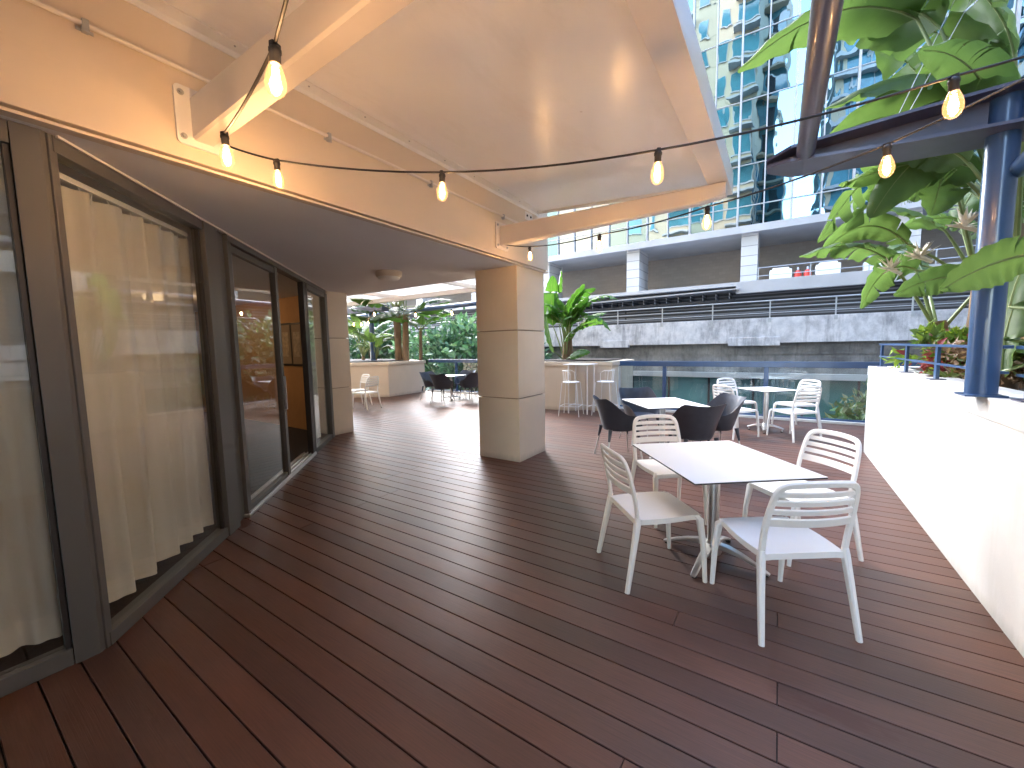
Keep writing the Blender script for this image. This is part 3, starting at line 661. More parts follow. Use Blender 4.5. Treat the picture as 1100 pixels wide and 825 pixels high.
# low navy rail on coping
rails = [(1.16, 3.62, 7.25)]
t = thing('low_rail', 'low navy blue two-bar rail on the white coping around the planting', 'railing', (1.16, 5, 1.2))
mb = MB(); mb.box((-0.03, -1.30, 0.285), (0.03, 2.25, 0.305), .003); mb.box((-0.03, -6, 0.285), (0.03, -1.5, 0.305), .003); mb.build('top_bar', M['navy'], t)
mb = MB(); mb.box((-0.02, -1.30, 0.13), (0.02, 2.25, 0.145), .003); mb.box((-0.02, -6, 0.13), (0.02, -1.5, 0.145), .003); mb.build('lower_bar', M['navy'], t)
mb = MB(); mb.box((-0.03, 2.19, 0.285), (1.8, 2.25, 0.304), .003); mb.build('return_bar', M['navy'], t)
for y in (-0.05, 0.95, 2.2, -1.62, -3.2):
    mb = MB(); mb.box((-0.012, y - .03, 0), (0.012, y + .03, 0.285), .002); p = mb.build('post', M['navy'], t)
    mb = MB(); mb.box((-0.05, y - .06, 0.0), (0.05, y + .06, 0.008), .002); mb.build('foot', M['navy_dusty'], p)

# navy column and beams (pergola)
t = thing('pergola', 'navy steel pergola column with tapered beam and tubes by the right planter', 'pergola', (1.045, 3.62, 1.2))
mb = MB(); mb.tube([(0, 0, 0.012), (0, 0, 1.75)], 0.070, 28); mb.build('column', M['navy'], t, smooth=True)
mb = MB(); mb.box((-0.09, -0.09, 0.0), (0.09, 0.09, 0.012), .003); mb.build('base_plate', M['navy'], t)
mb = MB()   # tapered channel beam along X, open top
zc = 1.45
def beam_ring(x, zb, zt, w):
    return [(x, -w, zb), (x, w, zb), (x, w, zb + .018), (x, .012, zb + .018), (x, .012, zt - .018), (x, w, zt - .018), (x, w, zt), (x, -w, zt), (x, -w, zt - .018), (x, -.012, zt - .018), (x, -.012, zb + .018), (x, -w, zb + .018)]
vs = []; xs = [(-1.16, 1.60, 1.66, .06), (-1.02, 1.575, 1.68, .16), (-0.4, 1.53, 1.72, .17), (0.5, 1.50, 1.76, .17), (3.2, 1.50, 1.76, .17)]
for x, a_, b_, w_ in xs: vs += beam_ring(x, a_, b_, w_)
fs = [(i * 12 + k, i * 12 + (k + 1) % 12, (i + 1) * 12 + (k + 1) % 12, (i + 1) * 12 + k) for i in range(4) for k in range(12)] + [tuple(range(11, -1, -1)), tuple(range(48, 60))]
mb.add(vs, fs); mb.build('tapered_beam', M['navy_dusty'], t)
for x, zz, rr in ((-0.935, 1.62, .052), (0.42, 1.60, .052)):
    mb = MB(); mb.tube([(x, -6.2, zz), (x, 0.12, zz)], rr, 24); mb.build('cross_tube', M['navy_dusty'], t, smooth=True)
mb = MB(); mb.tube([(0.06, -0.02, 1.30), (0.10, -5, 2.0)], .045, 20); mb.build('brace_tube', M['navy'], t, smooth=True)
for dx in (0.0, 0.14):
    mb = MB(); mb.tube([(-0.5 + dx * .3, 0.05, 1.66), (0.25 + dx, 1.6, 3.6)], 0.0026, 6); mb.build('stay_wire', M['galv'], t)

# ------------------------------------------------------------------ glass balustrades
def balustrade(x0, x1, y, posts, label):
    t = thing('balustrade', label, 'railing', (x0, y, 0)); W_ = x1 - x0
    mb = MB(); mb.box((0, -.035, 1.05), (W_, .045, 1.165), .006); mb.build('top_rail', M['navy'], t)
    mb = MB(); mb.box((0, -.05, 0.0), (W_, .03, 0.05), .004); mb.build('bottom_kerb', M['white_paint'], t)
    ps = [0] + [p - x0 for p in posts] + [W_]
    for p in posts:
        mb = MB(); mb.box((p - x0 - .04, -.02, 0.05), (p - x0 + .04, .03, 1.05), .004); mb.build('post', M['navy'], t)
    for a, b in zip(ps[:-1], ps[1:]):
        mb = MB(); mb.box((a + .045, .03, 0.06), (b - .045, .042, 1.04)); mb.build('glass_panel', M['rail_glass'], t)
    mb = MB(); mb.box((0, .02, 0.05), (W_, .05, 0.085), .002); mb.build('bottom_channel', M['navy'], t)
    return t
balustrade(-3.2, 2.5, 9.6, [-2.15, -0.18, 1.75], 'navy railed balustrade with green glass behind the white table and chairs')
balustrade(-10.6, -5.1, 10.6, [-9.3, -7.4], 'navy railed glass balustrade beside the far left planter and the dark green tree')
t = tag(MB().box((-3.26, 9.52, 0), (-3.19, 9.66, 1.17), .004).build('end_post', M['white_paint']), 'slim white end post between bar planter and navy balustrade', 'post')

# planters
def planter(name_label, poly, h, loc):
    t = thing('planter_box', name_label, 'planter', (loc[0], loc[1], 0))
    pl = [(x - loc[0], y - loc[1]) for x, y in poly]
    cx = sum(p[0] for p in pl) / len(pl); cy = sum(p[1] for p in pl) / len(pl)
    mb = MB(); mb.prism(pl, 0, h - .10); mb.build('body', M['cream'], t)
    big = [(cx + (x - cx) * 1.012 + (.012 if x > cx else -.012), cy + (y - cy) * 1.012 + (.012 if y > cy else -.012)) for x, y in pl]
    mb = MB(); mb.prism(big, h - .092, h); mb.build('coping', M['cream'], t)
    sm = [(cx + (x - cx) * .8, cy + (y - cy) * .8) for x, y in pl]
    mb = MB(); mb.prism(sm, h + .002, h + .03); mb.build('soil', M['soil'], t)
    return t
tp = planter('cream rendered planter behind the bar stools with a banana-like plant', [(-5.3, 8.75), (-4.15, 8.75), (-3.85, 9.05), (-3.2, 9.05), (-3.2, 10.7), (-5.3, 10.7)], 1.17, (-4.2, 9.7))
mb = MB(); mb.box((.35, -.657, .06), (.96, -.652, .98)); mb.build('inset_panel', M['fascia'], tp)
planter('cream angular planter at far left under the palms', [(-13.2, 6.6), (-10.6, 8.75), (-10.62, 10.4), (-13.2, 11.5), (-15.5, 11.5), (-15.5, 6.6)], 1.13, (-13, 9))

# ------------------------------------------------------------------ furniture
def slat_chair(label, mat, group):
    """white stacking chair, faces local +X"""
    t = thing('slatted_chair', label, 'chair', group=group)
    # seat
    mb = MB(); nx, ny = 10, 10; vs = []; fs = []
    def sz(u, v): return 0.452 - 0.018 * math.sin(PI * u) * math.cos(v * PI / 2) ** .5 * (1) + 0.010 * u - .012 * max(0, u - .85) / .15
    for lvl in (0, 1):
        for i in range(nx + 1):
            u = i / nx; x = -0.215 + 0.45 * u; hw = 0.205 + 0.025 * math.sin(PI * min(1, u * .9 + .1)) ;
            for j in range(ny + 1):
                v = -1 + 2 * j / ny
                e = 0.022 if (j in (0, ny) or i in (0, nx)) else 0.0
                vs.append((x, hw * v, sz(u, v) - (0.014 + e * 0.9 if lvl else 0) - (0.003 if j in (0, ny) else 0)))
    c = (nx + 1) * (ny + 1)
    for i in range(nx):
        for j in range(ny):
            a = i * (ny + 1) + j; fs.append((a, a + 1, a + ny + 2, a + ny + 1)); fs.append((c + a, c + a + ny + 1, c + a + ny + 2, c + a + 1))
    ring = [i * (ny + 1) for i in range(nx + 1)] + [nx * (ny + 1) + j for j in range(1, ny + 1)] + [i * (ny + 1) + ny for i in range(nx - 1, -1, -1)] + [j for j in range(ny - 1, 0, -1)]
    for k in range(len(ring)):
        a, b = ring[k], ring[(k + 1) % len(ring)]; fs.append((a, b, b + c, a + c))
    mb.add(vs, fs); mb.build('seat', mat, t, smooth=True, angle=50)
    # legs
    for sy in (1, -1):
        mb = MB(); mb.bar([(0.262, sy * .225, 0), (0.245, sy * .222, .25), (0.222, sy * .213, .42), (0.200, sy * .20, .445)], [.026, .033, .040, .036], [.026, .032, .040, .03], (0, 1, 0), .008); mb.build('leg', mat, t, smooth=True)
        mb = MB(); mb.bar([(-0.285, sy * .258, 0), (-0.245, sy * .243, .22), (-0.208, sy * .226, .43), (-0.206, sy * .223, .468)], [.026, .030, .034, .030], [.030, .036, .042, .032], (0, 1, 0), .008); mb.build('leg', mat, t, smooth=True)
    # back : frame hoop + slats
    def bx(z, y): return -0.205 - 0.078 * max(0, (z - .47) / .39) ** 1.2 - 0.034 * (1 - (y / .225) ** 2) * max(0, min(1, (z - .45) / .15))
    def hw(z): return 0.222 - 0.026 * ((z - .47) / .39) + .012 * math.sin((z - .47) / .39 * PI)
    mb = MB(); pts = []; sides = []
    r = .065; zt = .845
    for z in (.455, .53, .58, .64, .70, .75, zt - r): pts.append((z, hw(z)))
    for k in range(1, 6):
        an = k / 5 * PI / 2; pts.append((zt - r + r * math.sin(an), hw(.8) - r + r * math.cos(an)))
    left = pts
    arc = [(zt + .008 * (1 - (yy / .15) ** 2), yy) for yy in (.09, .045, 0, -.045, -.09)]
    allp = left + arc + [(z, -y) for z, y in reversed(left)]
    P3 = [Vector((bx(z, y) if abs(y) < .3 else 0, y, z)) for z, y in allp]
    nrm = [(1, 0, .2)] * len(P3)
    wd = [.022] * len(P3); ht = [.034] * 8 + [.036] * (len(P3) - 16) + [.034] * 8
    mb.bar(P3, wd, ht, nrm, .007)
    for z, h in ((0.793, .032), (.744, .033), (.694, .034), (.634, .050)):
        w_ = hw(z) - .01; ps = [Vector((bx(z, y), y, z)) for y in [w_ * (-1 + 2 * i / 12) for i in range(13)]]
        mb.bar(ps, .013, h, (1, 0, .25), .004)
    mb.build('backrest', mat, t, smooth=True)
    return t

def tub_chair(label, group):
    """charcoal moulded armchair on four metal legs, faces local +X"""
    t = thing('moulded_armchair', label, 'armchair', group=group)
    na, nz = 40, 9; vs = []; fs = []
    def edge(th):     # top height by angle from the back
        a = abs(th)
        if a < 40: return 0.83 + .025 * (a / 40) ** 2
        if a < 105: s = (a - 40) / 65; s = s ** .8; s = s * s * (3 - 2 * s); return 0.855 - .235 * s
        s = (a - 105) / 35; return .62 - .15 * s * s
    for lvl in (0, 1):
        for i in range(na + 1):
            th = -140 + 280 * i / na; a = R(180 + th)
            top = edge(th)
            for j in range(nz + 1):
                v = j / nz; z = 0.405 + (top - 0.405) * v
                rr = 0.205 + 0.085 * (v ** .7) + .055 * v * v * math.cos(R(min(90, abs(th)))) + .03 * v * v * math.exp(-((abs(th) - 42) / 16) ** 2)
                if lvl: rr -= 0.009 if v < .98 else .004
                sx = 1.0; p = (rr * math.cos(a) * 1.0 + 0.0, rr * math.sin(a) * 1.04, z)
                if abs(th) > 90: p = (p[0] * 1.15, p[1], z)
                vs.append(p)
    c = (na + 1) * (nz + 1)
    for i in range(na):
        for j in range(nz):
            a = i * (nz + 1) + j; fs.append((a, a + 1, a + nz + 2, a + nz + 1)); fs.append((c + a, c + a + nz + 1, c + a + nz + 2, c + a + 1))
        a = i * (nz + 1) + nz; fs.append((a, a + nz + 1, c + a + nz + 1, c + a))
        a = i * (nz + 1); fs.append((a, c + a, c + a + nz + 1, a + nz + 1))
    for a0 in (0, na * (nz + 1)):
        for j in range(nz): fs.append((a0 + j, a0 + j + 1, c + a0 + j + 1, c + a0 + j))
    mb = MB(); mb.add(vs, fs); mb.build('shell_back', M['charcoal'], t, smooth=True, angle=50)
    mb = MB(); n = 32
    prof = []
    for k in range(n):
        a = 2 * PI * k / n; rx = .215 if math.cos(a) < 0 else .245; prof.append((rx * math.cos(a), .215 * math.sin(a)))
    rings = [(1.0, .44), (.99, .447), (.8, .438), (.45, .428), (.02, .425), (.02, .405), (.8, .40), (1.0, .415)]
    vs = [(x * s, y * s, z) for s, z in rings for x, y in prof]
    fs = [(i * n + k, i * n + (k + 1) % n, (i + 1) * n + (k + 1) % n, (i + 1) * n + k) for i in range(7) for k in range(n)] + [(7 * n + k, 7 * n + (k + 1) % n, (k + 1) % n, k) for k in range(n)]
    mb.add(vs, fs); mb.build('seat', M['charcoal'], t, smooth=True, angle=60)
    for sx in (1, -1):
        for sy in (1, -1):
            mb = MB(); mb.tube([(sx * .25 - .01, sy * .245, 0), (sx * .20, sy * .20, .30), (sx * .185, sy * .185, .42)], .0105, 10); lg = mb.build('leg', M['alu'], t, smooth=True)
            mb = MB(); mb.tube([(sx * .212, sy * .21, .27), (sx * .185, sy * .187, .43)], [.015, .028], 10); mb.build('leg_socket', M['charcoal'], lg, smooth=True)
    return t

def table(label, w, d, h=.74, group=None, cat='table', leg_r=.36, rotfeet=45):
    t = thing('pedestal_table', label, cat, group=group)
    mb = MB(); mb.box((-w / 2, -d / 2, h - .004), (w / 2, d / 2, h), .0015); top = mb.build('table_top', M['laminate'], t)
    mb = MB(); mb.box((-w / 2 + .0005, -d / 2 + .0005, h - .013), (w / 2 - .0005, d / 2 - .0005, h - .0045), .001); mb.build('edge_band', M['edge'], top)
    mb = MB(); mb.box((-.15, -.15, h - .03), (.15, .15, h - .0135), .004); mb.build('top_plate', M['charcoal'], t)
    mb = MB(); mb.lathe([(.038, .07), (.038, h - .031)], 28); mb.build('column', M['alu'], t, smooth=True)
    mb = MB(); mb.lathe([(.055, .045), (.06, .06), (.058, .12), (.04, .14)], 28); mb.build('hub', M['alu'], t, smooth=True)
    for k in range(4):
        a = R(rotfeet + 90 * k); c_, s_ = math.cos(a), math.sin(a)
        pts = [(r_ * c_, r_ * s_, z_) for r_, z_ in ((.04, .105), (.10, .105), (.18, .088), (.27, .055), (leg_r - .02, .022), (leg_r, .014))]
        mb = MB(); mb.bar(pts, [.06, .058, .052, .045, .038, .03], [.04, .036, .026, .02, .016, .012], (-s_, c_, 0), .006); f = mb.build('foot', M['alu'], t, smooth=True)
        mb = MB(); mb.lathe([(.018, 0), (.018, .012)], 14, (leg_r * .93 * c_, leg_r * .93 * s_, 0)); mb.build('glide', M['rubber'], f, smooth=True)
    return t

def place(o, x, y, deg): o.location = (x, y, 0); o.rotation_euler = (0, 0, R(deg))
# near table
T1 = table('large white square table in the foreground with black edge', .96, .83, .74, 'white topped pedestal tables', rotfeet=40); place(T1, -.345, 3.12, -52)
T2 = copy_tree(T1, label='white square table ringed by charcoal armchairs'); place(T2, -1.32, 5.82, -52)
T3 = table('small white table next to the glass balustrade between white chairs', .66, .66, .74, 'white topped pedestal tables', leg_r=.26); place(T3, -.14, 8.27, 43)
T4 = copy_tree(T3, label='far white table with charcoal armchairs near the left planter'); place(T4, -8.15, 9.05, 0)

G = 'white slatted chairs'
A = slat_chair('ivory slatted chair seen side-on at the left of the foreground table', M['plastic_cream'], G); place(A, -.69, 2.765, 41)
def cc(label, x, y, deg, src=None):
    c = copy_tree(src or A, label=label); place(c, x, y, deg); return c
W = slat_chair('white slatted chair closest to the camera, back turned, right of foreground table', M['plastic'], G); place(W, .03, 2.69, 125)
cc('white slatted chair facing the camera behind the left corner of the foreground table', -.80, 3.76, -52)
cc('white slatted chair behind the right corner of the foreground table', .16, 3.62, 222, W)
cc('white slatted chair front left at the small balustrade table', -.56, 7.63, 49, W)
cc('white slatted chair rear left at the small balustrade table, next to the glass', -.62, 8.72, -40, W)
cc('white slatted chair front right at the small balustrade table, back turned', .24, 7.87, 134, W)
cc('white slatted chair rear right at the small balustrade table, next to the glass', .30, 8.78, -138, W)
cc('far white slatted chair with its back seen broadside next to the wall pillar', -9.75, 6.95, 262, W)
cc('far white slatted chair in side view next to the wall pillar, turned to the left', -8.95, 6.62, 190, W)
GB = 'charcoal moulded armchairs'
B = tub_chair('charcoal armchair left of its white table, back turned to the camera', GB); place(B, -1.80, 5.38, 40)
def bb(label, x, y, deg): c = copy_tree(B, label=label); place(c, x, y, deg); return c
bb('charcoal armchair right of the middle table, broad back towards the camera', -.84, 5.30, 128)
bb('charcoal armchair behind the left corner of the middle table', -1.80, 6.45, -50)
bb('charcoal armchair behind the right corner of the middle table', -.68, 6.02, 218)
bb('far charcoal armchair with its back to the camera in front of the far table', -7.95, 8.45, 95)
bb('far charcoal armchair at the left side of the far table near the planter', -8.75, 8.85, 0)
bb('far charcoal armchair at the right side of the far table next to the pillar', -7.5, 9.15, 180)
bb('far charcoal armchair behind the far table against the balustrade', -8.2, 9.72, -90)

# bar set
def stool(label):
    t = thing('bar_stool', label, 'bar stool', group='white wire bar stools'); r = .008
    legs = [((.23 * sx, .22 * sy, 0), (.165 * sx, .165 * sy, .74)) for sx in (1, -1) for sy in (1, -1)]
    for a, b in legs: mb = MB(); mb.tube([a, b], .0095, 8); mb.build('leg', M['plastic'], t, smooth=True)
    mb = MB(); q = [(.21, .2, .22), (.21, -.2, .22), (-.21, -.2, .22), (-.21, .2, .22), (.21, .2, .22)]
    for a, b in zip(q[:-1], q[1:]): mb.tube([a, b], .008, 8)
    mb.build('footrest', M['plastic'], t, smooth=True)
    mb = MB(); mb.lathe([(.175, .735), (.19, .745), (.185, .757), (.001, .75)], 28); mb.build('seat', M['plastic'], t, smooth=True)
    mb = MB(); pts = [(-.02 - .17 * math.cos(R(a)), .2 * math.sin(R(a)), 1.0) for a in range(-80, 81, 16)]
    mb.tube([(.04, -.18, .75), (.03, -.198, .95)] + pts + [(.03, .198, .95), (.04, .18, .75)], r, 8)
    for a in range(-70, 71, 20): mb.tube([(-.02 - .17 * math.cos(R(a)), .2 * math.sin(R(a)), 1.0), (-.01 - .15 * math.cos(R(a)), .17 * math.sin(R(a)), .75)], .004, 6)
    mb.build('wire_back', M['plastic'], t, smooth=True)
    return t
s1 = stool('white wire bar stool left of the tall bar table, facing right'); place(s1, -3.84, 8.22, 10)
s2 = copy_tree(s1, label='white wire bar stool right of the tall bar table, next to the balustrade'); place(s2, -3.17, 8.58, 175)
t = thing('bar_table', 'tall slim white bar table against the cream planter', 'bar table', (-3.78, 8.62, 0))
mb = MB(); mb.box((-.32, -.28, 1.12), (.30, .28, 1.135), .003); mb.build('table_top', M['laminate'], t)
for x in (-.22, .24):
    for y in (-.2, .2):
        mb = MB(); mb.box((x - .013, y - .013, 0), (x + .013, y + .013, 1.12), .003); mb.build('leg', M['plastic'], t)
mb = MB(); mb.box((-.22, -.008, .17), (.24, .008, .19), .003); mb.box((-.228, -.2, .17), (-.212, .2, .19), .003); mb.box((.232, -.2, .17), (.248, .2, .19), .003); mb.build('stretcher', M['plastic'], t)

# ------------------------------------------------------------------ string lights
def lerp(a, b, u): return a + (b - a) * u
glass_p = [(0.001, -0.150), (.012, -.147), (.024, -.136), (.031, -.118), (.032, -.100), (.028, -.078), (.020, -.055), (.014, -.040), (.0125, -.030)]
mbk = MB(); mbk.lathe(glass_p, 24); _g = mbk.build('bulb', M['bulb_glass'], smooth=True, angle=80); GLASS = _g.data; bpy.data.objects.remove(_g)
mbk = MB(); mbk.lathe([(.004, .012), (.012, .008), (.019, -.002), (.019, -.012), (.0165, -.016), (.0165, -.044), (.0145, -.048)], 20); mbk.box((-.009, -.016, .0), (.009, .016, .018), .003)
_g = mbk.build('socket', M['rubber'], smooth=True); SOCK = _g.data; bpy.data.objects.remove(_g)
mbk = MB()
for k in range(6):
    a = 2 * PI * k / 6; b_ = 2 * PI * (k + .5) / 6
    mbk.tube([(.009 * math.cos(a), .009 * math.sin(a), -.060), (.012 * math.cos(b_), .012 * math.sin(b_), -.095), (.010 * math.cos(b_), .010 * math.sin(b_), -.126)], .0017, 6)
mbk.tube([(0, 0, -.04), (0, 0, -.07)], .003, 6)
_g = mbk.build('filament', M['filament'], smooth=True); FIL = _g.data; bpy.data.objects.remove(_g)
LW = .22
def lights(label, ctrl, bulbs, start=None, watt=None, lit=True, group='festoon strings of amber filament bulbs', cr=.0058):
    """ctrl: polyline points of the cable incl. bulbs positions; bulbs: points"""
    o0 = Vector(ctrl[0]); t = thing('festoon_string', label, 'string lights', o0, group=group)
    pts = []
    for a, b in zip(ctrl[:-1], ctrl[1:]):
        a = Vector(a); b = Vector(b); Ld = (b - a).length
        for k in range(8):
            u = k / 8; p = lerp(a, b, u); p.z -= 4 * u * (1 - u) * Ld * 0.020; pts.append(p - o0)
    pts.append(Vector(ctrl[-1]) - o0)
    mb = MB(); mb.tube(pts, cr, 8); mb.build('cable', M['rubber'], t, smooth=True)
    for k, p in enumerate(bulbs):
        p = Vector(p) - o0; rn = random.Random(k * 7 + int(o0.x * 50))
        g = bpy.data.objects.new('bulb', GLASS); C.objects.link(g); g.parent = t; g.location = p + Vector((0, 0, -.012)); g.rotation_euler = (rn.uniform(-.06, .06), rn.uniform(-.06, .06), rn.uniform(0, 3))
        for nm, me in (('socket', SOCK), ('filament', FIL)):
            q = bpy.data.objects.new(nm, me); C.objects.link(q); q.parent = g
        if lit:
            ld = bpy.data.lights.new('bulb_light', 'POINT'); ld.energy = watt or LW; ld.color = (1.0, 0.60, 0.33); ld.shadow_soft_size = .02
            lo = bpy.data.objects.new('bulb_light', ld); C.objects.link(lo); lo.parent = g; lo.location = (0, 0, -.09)
def zs(px, py, z): return tuple(onz(px, py, z))
b2, b3, b4, b5 = zs(297, 172, 2.66), zs(475, 185, 2.56), zs(707, 161, 2.50), zs(1025, 82, 2.60)
lights('festoon cable with bulbs spanning from the near bracket across to the navy pergola', [(-2.77, 1.16, 2.77), b2, b3, b4, b5, (1.5, 2.75, 2.82)], [b2, b3, b4, b5])
c4, c3, c2, c1 = zs(569, 265, 2.69), zs(644, 252, 2.57), zs(760, 222, 2.53), zs(953, 155, 2.53)
lights('festoon cable with bulbs running from the far bracket to the navy pergola', [(-2.77, 4.02, 2.76), c4, c3, c2, c1, (1.5, 2.35, 2.82)], [c4, c3, c2, c1])
b1, b0 = zs(241, 143, 2.62), zs(295, 48, 2.52)
lights('festoon cable with the two largest bulbs dropping from overhead to the near bracket', [(-2.77, 1.16, 2.77), b1, b0, (-.35, .45, 2.75), (.6, .1, 2.76), (1.5, -.25, 2.9)], [b1, b0, (-.35, .45, 2.75), (.6, .1, 2.76)], watt=.65)
f_ = [zs(402, 333, 2.55), zs(446, 334, 2.52), zs(485, 332, 2.52)]
lights('short festoon string under the far canopy in front of the palm trunk', [zs(380, 328, 2.75)] + f_ + [zs(525, 318, 2.7)], f_, watt=.35)
f2 = [zs(380, 345, 2.42), zs(388, 345, 2.42), zs(395, 343, 2.45)]
lights('far festoon string against the navy post at the left planter', [zs(371, 342, 2.55)] + f2 + [zs(402, 335, 2.6)], f2, watt=.3)

# far navy pergola
t = thing('pergola', 'navy steel pergola posts and tubes at the far left planter', 'pergola', (-12.3, 9.5, 1.1))
mb = MB(); mb.tube([(0, 0, 0), (0, 0, 2.0)], .09, 20); mb.build('column', M['navy'], t, smooth=True)
mb = MB(); mb.tube([(-3, 0.5, 1.72), (7.2, 0.5, 1.86)], .075, 16); mb.build('beam_tube', M['navy'], t, smooth=True)
mb = MB(); mb.box((-2.2, -.15, 1.78), (.8, .15, 2.0), .01); mb.build('tapered_beam', M['navy_dusty'], t)

# ------------------------------------------------------------------ plants
def leaf_blade(mb, stems, base, mid, tip, W_, roll=0.0, lobes=7, tatter=0.3, rn=None, fold=0.25, stemr=.010):
    """banana-like leaf along the quadratic curve base-mid-tip"""
    rn = rn or random; base, mid, tip = Vector(base), Vector(mid), Vector(tip)
    def cv(u): return base * (1 - u) ** 2 + mid * 2 * u * (1 - u) + tip * u * u
    def tg(u): return ((mid - base) * (1 - u) + (tip - mid) * u).normalized()
    n = 22
    if stems is not None: stems.tube([cv(k / 10 * .96) - Vector((0, 0, .004)) for k in range(11)], [stemr * (1 - .8 * k / 10) for k in range(11)], 6)
    def wid(u): return W_ * (math.sin(PI * min(1, u * .93 + .07)) ** .55) * (1 - .25 * u)
    for side in (1, -1):
        cuts = sorted([0] + [rn.uniform(.08, .95) for _ in range(lobes)] + [1])
        for a, b in zip(cuts[:-1], cuts[1:]):
            if b - a < .02: continue
            k = max(2, int((b - a) * n) + 1); drop = rn.uniform(-.04, tatter); gap = min((b - a) * .35, .006 + tatter * .035)
            vs = []; uv = []; fs = []; m_ = 4
            for i in range(k + 1):
                u = lerp(a, b, i / k)
                T = tg(u); up = Vector((0, 0, 1)); sd = T.cross(up)
                if sd.length < .05: sd = T.cross(Vector((1, 0, 0)))
                sd.normalize(); nv = sd.cross(T).normalized()
                q = Quaternion(T, roll); sd = q @ sd; nv = q @ nv
                for j in range(m_ + 1):
                    v = j / m_; uu = lerp(lerp(a, b, i / k), lerp(a + gap, b - gap, i / k), v) + .05 * v * (1 if b < .99 else 0)
                    uu = min(uu, .999)
                    p0 = cv(uu) ; w_ = wid(uu) * v
                    el = fold * (1 - v) - drop * v - .25 * v
                    wav = .012 * math.sin(uu * 40 + side) * v
                    vs.append(p0 + sd * side * w_ * math.cos(el) + nv * (w_ * (fold - (.5 + drop) * v) + wav)); uv.append((uu * 6, v))
            for i in range(k):
                for j in range(m_):
                    q_ = i * (m_ + 1) + j; fs.append((q_, q_ + 1, q_ + m_ + 2, q_ + m_ + 1))
            mb.add(vs, fs, uv)
def strel(label, loc, trunks, leaves, seed, mat='leaf', n_rand=8, crown_z=1.2, L_=1.1, W_=.2, pet=.9, spread=(0, 360), elev=(35, 80), group='large banana-leaved plants', trunkmat='trunk', trr=.06):
    rn = random.Random(seed); t = thing('bird_of_paradise', label, 'plant', loc, group=group); o = Vector(loc)
    if trunks:
        mb = MB()
        for (x, y, h, lean) in trunks:
            pts = [(x + lean[0] * k / 6, y + lean[1] * k / 6, h * k / 6) for k in range(7)]
            mb.tube(pts, [trr * (1.15 - .35 * k / 6 + .06 * ((k % 2))) for k in range(7)], 12)
        mb.build('trunk', M[trunkmat], t, smooth=True)
    fo = MB(); st = MB()
    for lf in leaves:       # explicit leaves in world coordinates: stalk root, blade base, mid, tip, width, roll, lobes, tatter
        root, b_, m_, tp_, w_, roll, lob, tat = lf
        root, b_, m_, tp_ = [Vector(q) - o for q in (root, b_, m_, tp_)]
        md = (root + b_) / 2 + Vector((0, 0, .08)); pts = [root * (1 - u) ** 2 + md * 2 * u * (1 - u) + b_ * u * u for u in [k / 8 for k in range(9)]]
        st.tube(pts, [lerp(.020, .011, k / 8) for k in range(9)], 8)
        leaf_blade(fo, st, b_, m_, tp_, w_, roll, lob, tat, rn)
    for k in range(n_rand):
        az = R(rn.uniform(*spread)) if spread != (0, 360) else 2 * PI * k / n_rand + rn.uniform(-.3, .3); el = R(rn.uniform(*elev)); d = Vector((math.cos(az), math.sin(az), 0))
        tr_ = rn.choice(trunks) if trunks else (0, 0, 0.0, (0, 0))
        root = Vector((tr_[0] + tr_[3][0], tr_[1] + tr_[3][1], max(0, tr_[2] - .1))) + d * .03
        pl = pet * rn.uniform(.7, 1.15); b_ = root + d * pl * math.cos(el) * .8 + Vector((0, 0, pl * math.sin(el)))
        LL = L_ * rn.uniform(.75, 1.15); m_ = b_ + d * LL * .5 * math.cos(el * .8) + Vector((0, 0, LL * .5 * math.sin(el * .8))); tp_ = m_ + d * LL * .55 * math.cos(el * .25) + Vector((0, 0, LL * rn.uniform(-.35, .25)))
        md = (root + b_) / 2 + Vector((0, 0, .06)); pts = [root * (1 - u) ** 2 + md * 2 * u * (1 - u) + b_ * u * u for u in [q / 8 for q in range(9)]]
        st.tube(pts, [lerp(.022, .011, q / 8) for q in range(9)], 8)
        leaf_blade(fo, st, b_, m_, tp_, W_ * rn.uniform(.8, 1.15), rn.uniform(-.5, .5), rn.randint(2, 8), rn.uniform(.05, .35), rn)
    fo.build('foliage', M[mat], t, smooth=True, fix=False, angle=180); st.build('leaf_stalks', M['stem'], t, smooth=True)
    return t
# plant behind the bar stools
def w3(px, py, y): return ony(px, py, y)
pr = [w3(602, 388, 9.7)]
root = Vector((-4.7, 9.7, 1.1))
L1 = []
for (bx_, by_, mx_, my_, tx_, ty_, y_, w_, ro, lo, ta) in [
    (600, 345, 598, 312, 603, 290, 9.7, .17, .3, 2, .1),
    (594, 350, 590, 318, 594, 296, 9.5, .2, -.5, 1, .1),
    (612, 345, 640, 306, 664, 322, 9.5, .16, .15, 12, .3),
    (612, 350, 640, 325, 656, 356, 9.4, .13, .1, 12, .3),
    (614, 345, 618, 312, 640, 310, 9.9, .17, -.4, 4, .2),
    (604, 345, 612, 320, 628, 305, 9.8, .18, -.2, 2, .1),
    (595, 378, 585, 350, 588, 330, 9.2, .16, .7, 0, .0),
    (606, 368, 614, 350, 640, 346, 9.5, .12, 0, 9, .3),
    (612, 384, 622, 376, 634, 379, 9.3, .11, .9, 0, .05)]:
    L1.append((root, w3(bx_, by_, y_), w3(mx_, my_, y_), w3(tx_, ty_, y_), w_ * 1.45, ro, lo, ta))
strel('bright green banana-leaved plant in the cream planter behind the bar stools', (-4.7, 9.7, 1.15), [(0, 0, .5, (.05, 0)), (.12, .05, .6, (-.03, 0))], L1, 4, 'leaf_bright', n_rand=15, L_=.85, W_=.22, pet=.62, elev=(52, 86), trr=.09)

